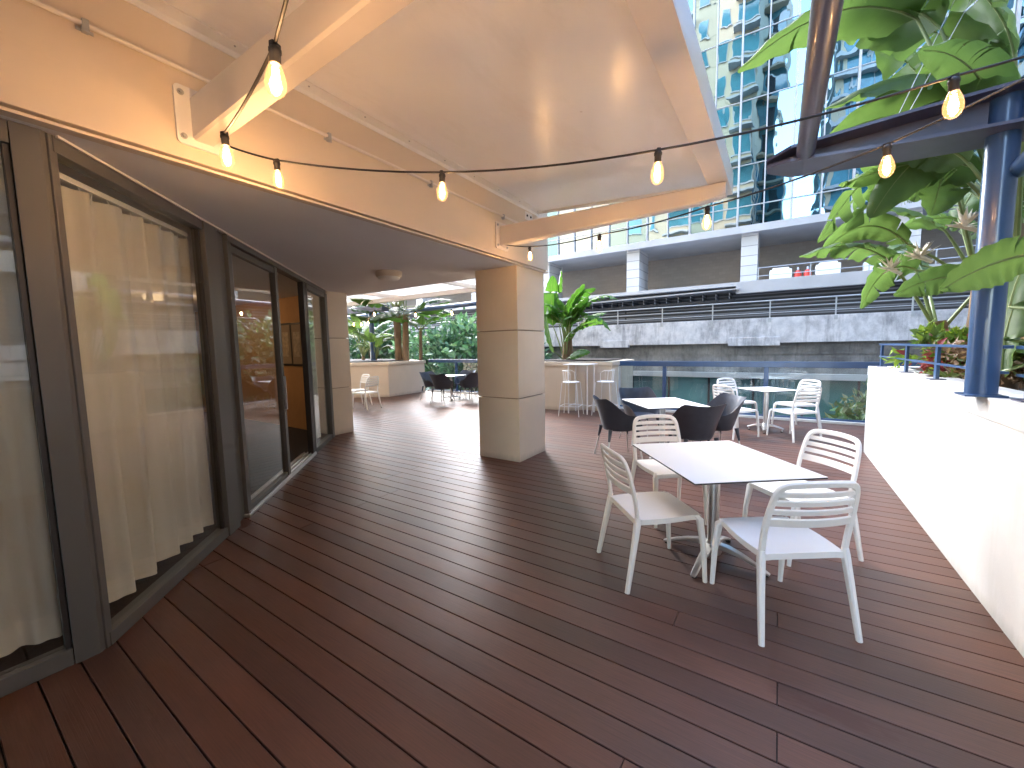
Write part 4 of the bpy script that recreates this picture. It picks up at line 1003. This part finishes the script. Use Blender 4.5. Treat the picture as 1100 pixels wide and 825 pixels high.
# tall plants by the right planter
root1 = Vector((1.72, 6.25, 2.05)); root2 = Vector((1.55, 4.95, 2.35)); LR = []; LR2 = []
def wl(lst, root, pts, y, w_, ro, lo, ta, ys=None):
    ys = ys or (y, y, y); lst.append((root, w3(*pts[0], ys[0]), w3(*pts[1], ys[1]), w3(*pts[2], ys[2]), w_, ro, lo, ta))
wl(LR2, root2, [(985, 20), (900, -25), (792, 78)], 4.5, .27, .2, 2, .1, (4.8, 4.4, 4.2))
wl(LR2, root2, [(1052, 108), (990, 50), (885, 118)], 4.6, .30, -.35, 5, .2, (4.9, 4.6, 4.5))
wl(LR2, root2, [(1075, 70), (1000, 20), (925, 20)], 4.9, .30, .25, 4, .2, (5, 4.9, 4.9))
wl(LR2, root2, [(1080, 110), (1060, 40), (980, 85)], 5.0, .28, .5, 6, .25)
wl(LR2, root2, [(1090, 60), (1080, -10), (1000, -40)], 4.7, .32, 0, 4, .2)
wl(LR2, root2, [(1065, 150), (1095, 60), (1130, 90)], 4.6, .28, 0, 8, .3)
wl(LR2, root2, [(1030, 180), (1000, 60), (940, 50)], 5.4, .28, .4, 7, .3)
wl(LR2, root2, [(1045, 165), (960, 120), (878, 262)], 5.3, .27, 1.0, 15, .45, (5.3, 5.2, 5.1))
wl(LR2, root2, [(1035, 200), (975, 165), (905, 250)], 5.5, .24, 1.2, 18, .5)
wl(LR2, root2, [(1020, 150), (975, 165), (935, 235)], 5.0, .26, -1.1, 4, .2)
wl(LR2, root2, [(1015, 175), (1010, 200), (1000, 232)], 5.2, .24, 1.2, 2, .2)
wl(LR, root1, [(1030, 200), (1005, 150), (960, 180)], 6.2, .28, .6, 14, .4)
wl(LR, root1, [(975, 262), (930, 215), (878, 278)], 6.0, .17, 1.1, 3, .15)
wl(LR, root1, [(985, 290), (948, 272), (925, 332)], 6.2, .22, 1.0, 3, .2)
wl(LR, root1, [(990, 285), (970, 230), (915, 240)], 6.5, .20, 0, 12, .4)
wl(LR, root1, [(1030, 235), (1050, 180), (1090, 190)], 6.4, .25, .8, 6, .3)
wl(LR, root1, [(1040, 300), (1005, 290), (960, 318)], 5.6, .19, 1.0, 3, .12)
wl(LR2, root2, [(1040, 175), (1010, 140), (905, 152)], 4.7, .24, .3, 3, .15)
wl(LR2, root2, [(1055, 150), (985, 95), (888, 150)], 4.9, .34, .7, 2, .1)
wl(LR2, root2, [(1075, 110), (1010, 80), (950, 160)], 4.8, .36, -.6, 2, .1)
wl(LR2, root2, [(1010, 30), (950, -30), (870, 20)], 4.8, .38, .5, 2, .1)
wl(LR2, root2, [(1090, 30), (1040, -10), (975, 70)], 5.2, .30, -.4, 5, .2)
wl(LR2, root2, [(1100, 120), (1060, 95), (1010, 110)], 4.4, .22, .6, 4, .2)
wl(LR2, root2, [(1060, 190), (1020, 150), (900, 200)], 5.0, .24, .4, 12, .35)
wl(LR, root1, [(1030, 215), (980, 165), (890, 235)], 5.6, .24, .3, 16, .5)
strel('tall pale-stalked banana-leaved plant rising behind the colourful shrub', (1.72, 6.25, 1.05), [(0, 0, 1.15, (0.02, 0)), (.18, .2, .9, (.1, 0)), (-.12, .15, .7, (-.1, .05))], LR, 11, n_rand=13, L_=1.0, W_=.19, pet=1.0, trr=.075, elev=(30, 80))
strel('tallest banana-leaved plant whose leaves arch over the navy beam', (1.55, 4.95, 1.05), [(0, 0, 1.4, (0.05, 0.1)), (.25, .35, 1.1, (.1, .1))], LR2, 12, n_rand=6, L_=1.1, W_=.22, pet=1.1, trr=.07, elev=(45, 85))
LR3 = []
root3 = Vector((1.75, 3.75, 1.5))
wl(LR3, root3, [(1112, 272), (1065, 276), (1010, 312)], 3.3, .15, 1.1, 1, .06, (3.35, 3.3, 3.3))
wl(LR3, root3, [(1085, 330), (1100, 260), (1140, 250)], 4.3, .22, .2, 2, .15)
wl(LR3, root3, [(1075, 400), (1080, 330), (1110, 290)], 4.4, .20, .4, 1, .1)
wl(LR3, root3, [(1068, 370), (1085, 340), (1120, 395)], 4.5, .18, .4, 1, .1)
strel('low broad-leaved green plant at the right edge beside the navy column', (1.75, 3.75, 1.05), [(0, 0, .5, (0, 0))], LR3, 15, n_rand=7, L_=.8, W_=.16, pet=.7, elev=(35, 80), spread=(-60, 100))
# flowers
def flower(p, label, seed, s=1.0):
    rn = random.Random(seed); mb = MB()
    for k in range(20):
        a = rn.uniform(0, 2 * PI); e = R(rn.uniform(-15, 75)); L_ = rn.uniform(.10, .2) * s
        d = Vector((math.cos(a) * math.cos(e), math.sin(a) * math.cos(e), math.sin(e)))
        mb.tube([d * .01, d * L_ * .45, d * L_], [.012 * s, .017 * s, .001], 5, flat=.35)
    mb.tube([(-.12 * s, 0, .03), (0, 0, 0), (.1 * s, .02, -.06)], [.004, .024 * s, .018], 8)
    o = mb.build('flower_head', M['bract'], None, smooth=True, loc=p); tag(o, label, 'flower', 'pale spiky flower heads')
flower(w3(1036, 243, 5.5), 'pale spiky flower head left of the navy column, the highest one', 1, 1.05)
flower(w3(988, 276, 6.0), 'pale spiky flower head in the middle above the grey trunks', 2, 1.0)
flower(w3(957, 289, 6.0), 'pale spiky flower head lowest and furthest left over the shrub', 3, .9)
# far left palms
strel('dark banana-leaved clump with orange-brown trunk in the far left planter', (-11.4, 9.9, 1.1), [(0, 0, 2.0, (0, .05)), (.25, .1, 1.7, (.1, 0)), (-.2, .2, 1.8, (-.1, 0))], [], 21, 'leaf_dark', n_rand=46, L_=1.2, W_=.28, pet=.9, elev=(-15, 75), trr=.11)
strel('bushy banana-leaved clump behind the far navy post', (-13.4, 9.9, 1.1), [(0, 0, .3, (0, 0))], [], 22, 'leaf', n_rand=16, L_=1.2, W_=.2, pet=1.0, elev=(40, 80))
strel('low banana-leaved clump between palm trunk and navy post', (-12.3, 9.6, 1.1), [(0, 0, .2, (0, 0))], [], 23, 'leaf', n_rand=12, L_=.8, W_=.16, pet=.6, elev=(50, 82))
strel('drooping banana-leaved plant at the end of the far left planter', (-10.9, 10.5, 1.1), [(0, 0, 1.2, (0.05, 0))], [], 24, 'leaf_bright', n_rand=8, L_=1.1, W_=.15, pet=.5, elev=(10, 60))

def bush(name, label, cat, center, rad, n, size, cols, seed, flat=1.0, stems=True, group=None, base_z=None, shell=.45, long=1.8):
    rn = random.Random(seed); t = thing(name, label, cat, (center[0], center[1], base_z if base_z is not None else center[2] - rad[2]), group=group)
    off = Vector((0, 0, center[2] - t.location.z)); mb = MB()
    clumps = []
    for _ in range(max(6, n // 60)):
        while True:
            q = Vector((rn.uniform(-1, 1), rn.uniform(-1, 1), rn.uniform(-1, 1)))
            if shell < q.length < 1: break
        clumps.append((Vector((q.x * rad[0], q.y * rad[1], q.z * rad[2])), rn.uniform(.14, .3) * min(rad), rn.choice(cols)))
    for _ in range(n):
        c_, r_, col = rn.choice(clumps); q = Vector((rn.gauss(0, 1), rn.gauss(0, 1), rn.gauss(0, .8))) * r_ * .8
        p = c_ + q + off; s = size * rn.uniform(.6, 1.3)
        d = (Vector((rn.gauss(0, 1), rn.gauss(0, 1), rn.gauss(.2, .8))) + c_.normalized() * .8).normalized(); a = d.cross(Vector((rn.gauss(0, 1), rn.gauss(0, 1), rn.gauss(0, 1)))).normalized(); nn_ = d.cross(a)
        cc_ = rn.choice(cols) if rn.random() < .3 else col; f = rn.uniform(.75, 1.25); mb.cur = tuple(x * f for x in cc_)
        w = s * .5; Ln = s * long
        mb.add([p, p + d * Ln * .35 + a * w + nn_ * s * .12, p + d * Ln * .4 - nn_ * .0, p + d * Ln * .35 - a * w + nn_ * s * .12, p + d * Ln - nn_ * s * .25], [(0, 1, 2), (0, 2, 3), (1, 4, 2), (2, 4, 3)])
    mb.build('crown' if cat == 'tree' else 'foliage', M['leaf_multi'], t, fix=False, attr='tint')
    mb = MB()
    for c_, r_, _c in clumps[::3]:
        mb.tube([(0, 0, 0), tuple((c_ + off) * .5 + Vector((0, 0, -.1 * rad[2]))), tuple(c_ + off)], [.06 * rad[0], .03 * rad[0], .006 * rad[0]], 6)
    mb.build('trunk' if cat == 'tree' else 'stems', M['bark'], t, smooth=True)
    return t
bush('croton_shrub', 'low shrub of lime, crimson and bronze leaves behind the low navy rail', 'shrub', (1.45, 6.0, 1.36), (.34, .5, .27), 1500, .05, [(.16, .30, .04), (.32, .40, .05), (.24, .36, .05), (.28, .05, .05), (.12, .20, .05), (.20, .30, .05), (.12, .22, .04)], 5, base_z=1.1, long=2.2)
bush('bronze_shrub', 'bronze and rust coloured low shrub next to the navy column', 'shrub', (1.52, 5.1, 1.28), (.3, .6, .22), 1300, .045, [(.16, .10, .05), (.22, .13, .07), (.10, .05, .04), (.12, .16, .04), (.26, .17, .11)], 6, base_z=1.1, long=1.8)
bush('ground_cover_shrub', 'dark leafy low shrub at the right edge behind the low rail', 'shrub', (1.7, 3.6, 1.2), (.35, .9, .16), 1100, .04, [(.05, .08, .03), (.08, .09, .04), (.10, .06, .04)], 8, base_z=1.1)
bush('broad_tree', 'dense dark green tree beyond the far left balustrade', 'tree', (-13.0, 16.0, -.2), (4.2, 2.6, 2.9), 15000, .19, [(.06, .14, .085), (.09, .19, .11), (.045, .10, .065), (.14, .24, .15)], 9, base_z=-7, shell=.6)
bush('broad_tree', 'leafy tree below, seen through the glass at the right end of the balustrade', 'tree', (2.2, 13.0, -1.1), (1.7, 1.0, 1.5), 4500, .11, [(.05, .12, .04), (.09, .15, .05), (.12, .14, .06)], 10, base_z=-7, shell=.5)
bush('broad_tree', 'darker green tree further along the lower street behind the far left planter', 'tree', (-21.0, 15.5, 0.6), (3.5, 2.6, 3.3), 8000, .18, [(.035, .09, .045), (.05, .11, .05), (.03, .07, .04)], 13, base_z=-7, shell=.6)  # leaf tints darker than on the other trees

# ------------------------------------------------------------------ overpass + building opposite
XL, XR = -60, 30
t = thing('overpass', 'stained concrete road overpass with steel handrail opposite the terrace', 'overpass', (0, 18, -7))
mb = MB(); mb.box((XL, 0, 8.53), (XR, .25, 9.47), .01)
for x0, x1 in ((-6.9, -5.6), (.25 - 1.9, 1.25 - 1.2), (8, 10)): mb.box((x0, -.03, 8.43), (x1, .24, 8.75), .01)
mb.build('parapet', M['concrete'], t)
mb = MB(); mb.box((XL, .3, 7.35), (XR, 1.0, 8.85)); mb.build('retaining_wall', M['concrete_low'], t)
mb = MB(); mb.box((XL, .26, 8.1), (XR, 9.0, 8.9)); mb.build('road_deck', M['concrete_low'], t)
mb = MB(); mb.box((XL, .1, 7.16), (XR, .55, 7.38), .02); mb.build('ledge', M['slab'], t)
mb = MB(); mb.box((XL, .58, 0), (XR, .9, 7.2)); mb.build('lower_wall', M['teal_glass'], t)
for k in range(30):
    x = -28 + k * 1.6; mb = MB(); mb.box((x, .52, 0), (x + .07, .6, 7.16)); mb.build('lower_mullion', M['dark'], t)
for z, r_ in ((10.1, .024), (9.85, .014), (9.65, .014)):
    mb = MB(); mb.tube([(XL, .1, z), (XR, .1, z)], r_, 8); mb.build('handrail', M['galv'], t, smooth=True)
for k in range(26):
    x = -40.0 + k * 1.94 + .9; mb = MB(); mb.box((x - .02, .08, 9.35), (x + .02, .12, 10.1)); mb.box((x - .05, -.02, 9.3), (x + .05, .0, 9.45)); mb.build('rail_post', M['galv'], t)

b = thing('office_tower', 'glass office tower above a grey podium deck opposite the terrace', 'building', (0, 26, -7))
mb = MB(); mb.box((XL, -4.0, 8.9), (XR, -3.9, 11.15)); mb.build('louvre_wall', M['louvre'], b)
mb = MB(); mb.box((XL, -4.6, 11.15), (XR, 4.4, 11.32), .01); mb.build('deck_slab', M['slab'], b)
mb = MB(); mb.box((-1.7, -4.75, 10.78), (XR, -4.45, 11.30), .01); mb.build('edge_band', M['slab'], b)
mb = MB(); mb.box((XL, 4.0, 11.3), (XR, 4.4, 14.6)); mb.build('podium_wall', M['taupe'], b)
mb = MB(); mb.box((XL, -.45, 14.45), (XR, 7, 14.7), .01); mb.build('tower_slab', M['slab'], b)
mb = MB(); mb.box((XL, -.55, 14.40), (XR, -.43, 14.78), .01); mb.build('slab_fascia', M['slab'], b)
for k in range(-6, 5):
    x = -1.87 + 6.3 * k; mb = MB(); mb.box((x, -.2, 11.3), (x + .78, 1.9, 14.47)); mb.build('column', M['clad'], b)
for z in (11.85, 12.25):
    mb = MB(); mb.tube([(-1.0, -2.0, z), (XR, -2.0, z)], .02, 6); mb.build('deck_handrail', M['galv'], b)
for k in range(9):
    x = -.95 + k * 2.1; mb = MB(); mb.box((x - .02, -2.02, 11.3), (x + .02, -1.98, 12.25)); mb.build('deck_rail_post', M['galv'], b)
# curtain wall
GX0, PW, PH = -17.9, 1.215, 3.3
def pane(i, k, par):
    x = GX0 + i * PW; z = 14.78 + k * PH; mb = MB(); rn = random.Random(i * 91 + k)
    tx, tz = rn.uniform(-.006, .006), rn.uniform(-.006, .006)
    mb.add([(x + .03, -tx - tz, z + .04), (x + PW - .03, tx - tz, z + .04), (x + PW - .03, tx + tz, z + PH - .04), (x + .03, -tx + tz, z + PH - .04)], [(0, 1, 2, 3)])
    return mb
for i in range(20 + 4):
    for k in range(4):
        pane(i, k, b).build('window_pane', M['tower_glass'], b, fix=False)
big = MB()
for i in range(0, 48):
    for k in range(0, 12):
        if 0 <= i < 24 and k < 4: continue
        q = pane(i, k, b); big.add(q.v, q.f)
o = big.build('upper_glazing', M['tower_glass'], b, fix=False); o['kind'] = 'stuff'
mb = MB(); mb.box((-17.95, .1, 14.7), (XR + 25, 8, 53)); mb.build('core', M['dark'], b)
for i in range(0, 48):
    x = GX0 + i * PW; mb = MB(); w_ = .045 if i % 2 else .028; mb.box((x - w_, -.13, 14.7), (x + w_, .06, 55)); o = mb.build('mullion', M['slab'], b)
for k in range(0, 12):
    z = 14.78 + k * PH; mb = MB(); mb.box((GX0, -.03, z - .022), (XR + 10, .05, z + .022)); mb.build('transom', M['galv'], b)
mb = MB(); mb.box((GX0, -.05, 15.9), (XR + 10, .05, 15.95)); mb.build('transom', M['galv'], b)
# apartment block behind the camera (seen mirrored in the glass tower)
ab = thing('apartment_block', 'pale apartment block with teal glazing and white balcony bands, mirrored in the tower glass', 'building', (20, -30, -7))
mb = MB(); mb.box((-14.5, -12, 0), (3, 0, 58)); mb.box((5, -16, 0), (26, -2, 66)); mb.build('glazing', M['hotel_glass'], ab)
for k in range(19):
    mb = MB(); mb.box((-14.9, -12, 3.2 * k + 3), (3.3, 1.2, 3.2 * k + 3.5)); mb.box((4.6, -16, 3.4 * k + 3), (26.4, -1.5, 3.4 * k + 3.4)); mb.build('balcony_band', M['slab'], ab)
for k in range(9):
    x = -14.4 + k * 2.1; mb = MB(); mb.box((x, -.1, 0), (x + (.7 if k % 3 == 0 else .15), .25, 58)); mb.build('pier', M['hotel'] if k % 3 == 0 else M['slab'], ab)
for k in range(11):
    x = 5 + k * 2.1; mb = MB(); mb.box((x, -2.1, 0), (x + .25, -1.8, 66)); mb.build('pier', M['slab'], ab)
# building on the right flank, only seen mirrored in the door glass
rb = thing('flank_building', 'grey banded office building off to the right, mirrored in the door glass', 'building', (15, -10, -7))
mb = MB(); mb.box((0, -30, 0), (20, 26, 30)); mb.build('wall', M['louvre'], rb)
for k in range(9):
    mb = MB(); mb.box((-.6, -30, 3.4 * k + 1), (.1, 26, 3.4 * k + 2.1)); mb.build('balcony_band', M['slab'], rb)
for k in range(14):
    mb = MB(); mb.box((-.3, -29 + 4 * k, 0), (.05, -28.5 + 4 * k, 30)); mb.build('pier', M['hotel'], rb)
# awning
t = thing('lean_to_awning', 'thin metal lean-to awning with dark underside along the overpass', 'awning', (-5, 21, 3))
mb = MB(); slab4(mb, -5.5, .80, 3.45, .95, 0, 1.2, .05); mb.build('roof_sheet', M['slab'], t)
for k in range(16):
    x = -5.2 + k * .55; mb = MB(); mb.box((x, .05, .55), (x + .03, 1.2, .79 + .009 * (x + 5.5)), .004); mb.build('rib', M['louvre'], t)
mb = MB(); mb.box((-5.5, .2, .45), (3.3, .3, .55)); mb.build('purlin', M['dark'], t)
# tanks
for (x, h, w_, lb) in ((-.5, 1.0, .95, 'white square tank on the podium deck, left of the red cylinders'), (1.42, 1.05, .95, 'white square tank on the podium deck, right of the red cylinders'), (3.25, 1.0, 1.0, 'white square tank on the podium deck half hidden by leaves, furthest right')):
    t = thing('storage_tank', lb, 'tank', (x, 25, 4.33), group='white tanks on the podium deck')
    mb = MB(); mb.box((0, 0, 0.06), (w_, .8, h - .1), .04); mb.build('body', M['white_box'], t)
    mb = MB(); mb.box((.12, .1, h - .1), (w_ - .12, .7, h), .03); mb.build('lid', M['white_box'], t)
    mb = MB(); mb.box((-.05, -.04, 0), (w_ + .05, .85, .06), .01); mb.build('pallet', M['galv'], t)
for x, lb in ((.55, 'red gas cylinder on the podium deck, left of the pair'), (.95, 'red gas cylinder on the podium deck, right of the pair')):
    t = thing('gas_cylinder', lb, 'gas cylinder', (x + .15, 25.2, 4.33), group='red gas cylinders')
    mb = MB(); mb.lathe([(.15, 0), (.16, .03), (.16, .62), (.12, .74), (.05, .8)], 18); mb.build('body', M['red'], t, smooth=True)
    mb = MB(); mb.lathe([(.05, .8), (.05, .9), (.02, .95)], 10); mb.build('valve', M['galv'], t, smooth=True)

# ------------------------------------------------------------------ light and view
EXPO = 4.18
w = bpy.data.worlds.new('World'); S.world = w; w.use_nodes = True; t = w.node_tree
bg = t.nodes['Background']; sky = t.nodes.new('ShaderNodeTexSky'); sky.sky_type = 'NISHITA'; sky.sun_disc = False
SUN_AZ, SUN_EL = -43.0, 41.0       # azimuth: clockwise from +Y
sky.sun_elevation = R(SUN_EL); sky.sun_rotation = R(SUN_AZ); sky.air_density = 1.0; sky.dust_density = 1.2; sky.ozone_density = 0.8
t.links.new(sky.outputs[0], bg.inputs[0]); bg.inputs[1].default_value = 0.15
sd = bpy.data.lights.new('sun', 'SUN'); sd.energy = 0.5; sd.angle = R(75); sd.color = (1.0, 0.95, 0.88)
so = bpy.data.objects.new('sun', sd); C.objects.link(so)
d = Vector((math.sin(R(SUN_AZ)) * math.cos(R(SUN_EL)), math.cos(R(SUN_AZ)) * math.cos(R(SUN_EL)), math.sin(R(SUN_EL))))
so.rotation_euler = d.to_track_quat('Z', 'Y').to_euler()
vs_ = S.view_settings; S.display_settings.display_device = 'sRGB'
vs_.view_transform = 'Standard'; vs_.look = 'None'; vs_.exposure = EXPO; vs_.gamma = 1.0
S.cycles.max_bounces = 10; S.cycles.transparent_max_bounces = 16; S.cycles.diffuse_bounces = 5; S.cycles.glossy_bounces = 4
S.cycles.sample_clamp_indirect = 6; S.cycles.use_denoising = True
S.cycles.caustics_reflective = False; S.cycles.caustics_refractive = False
bpy.context.view_layer.update()
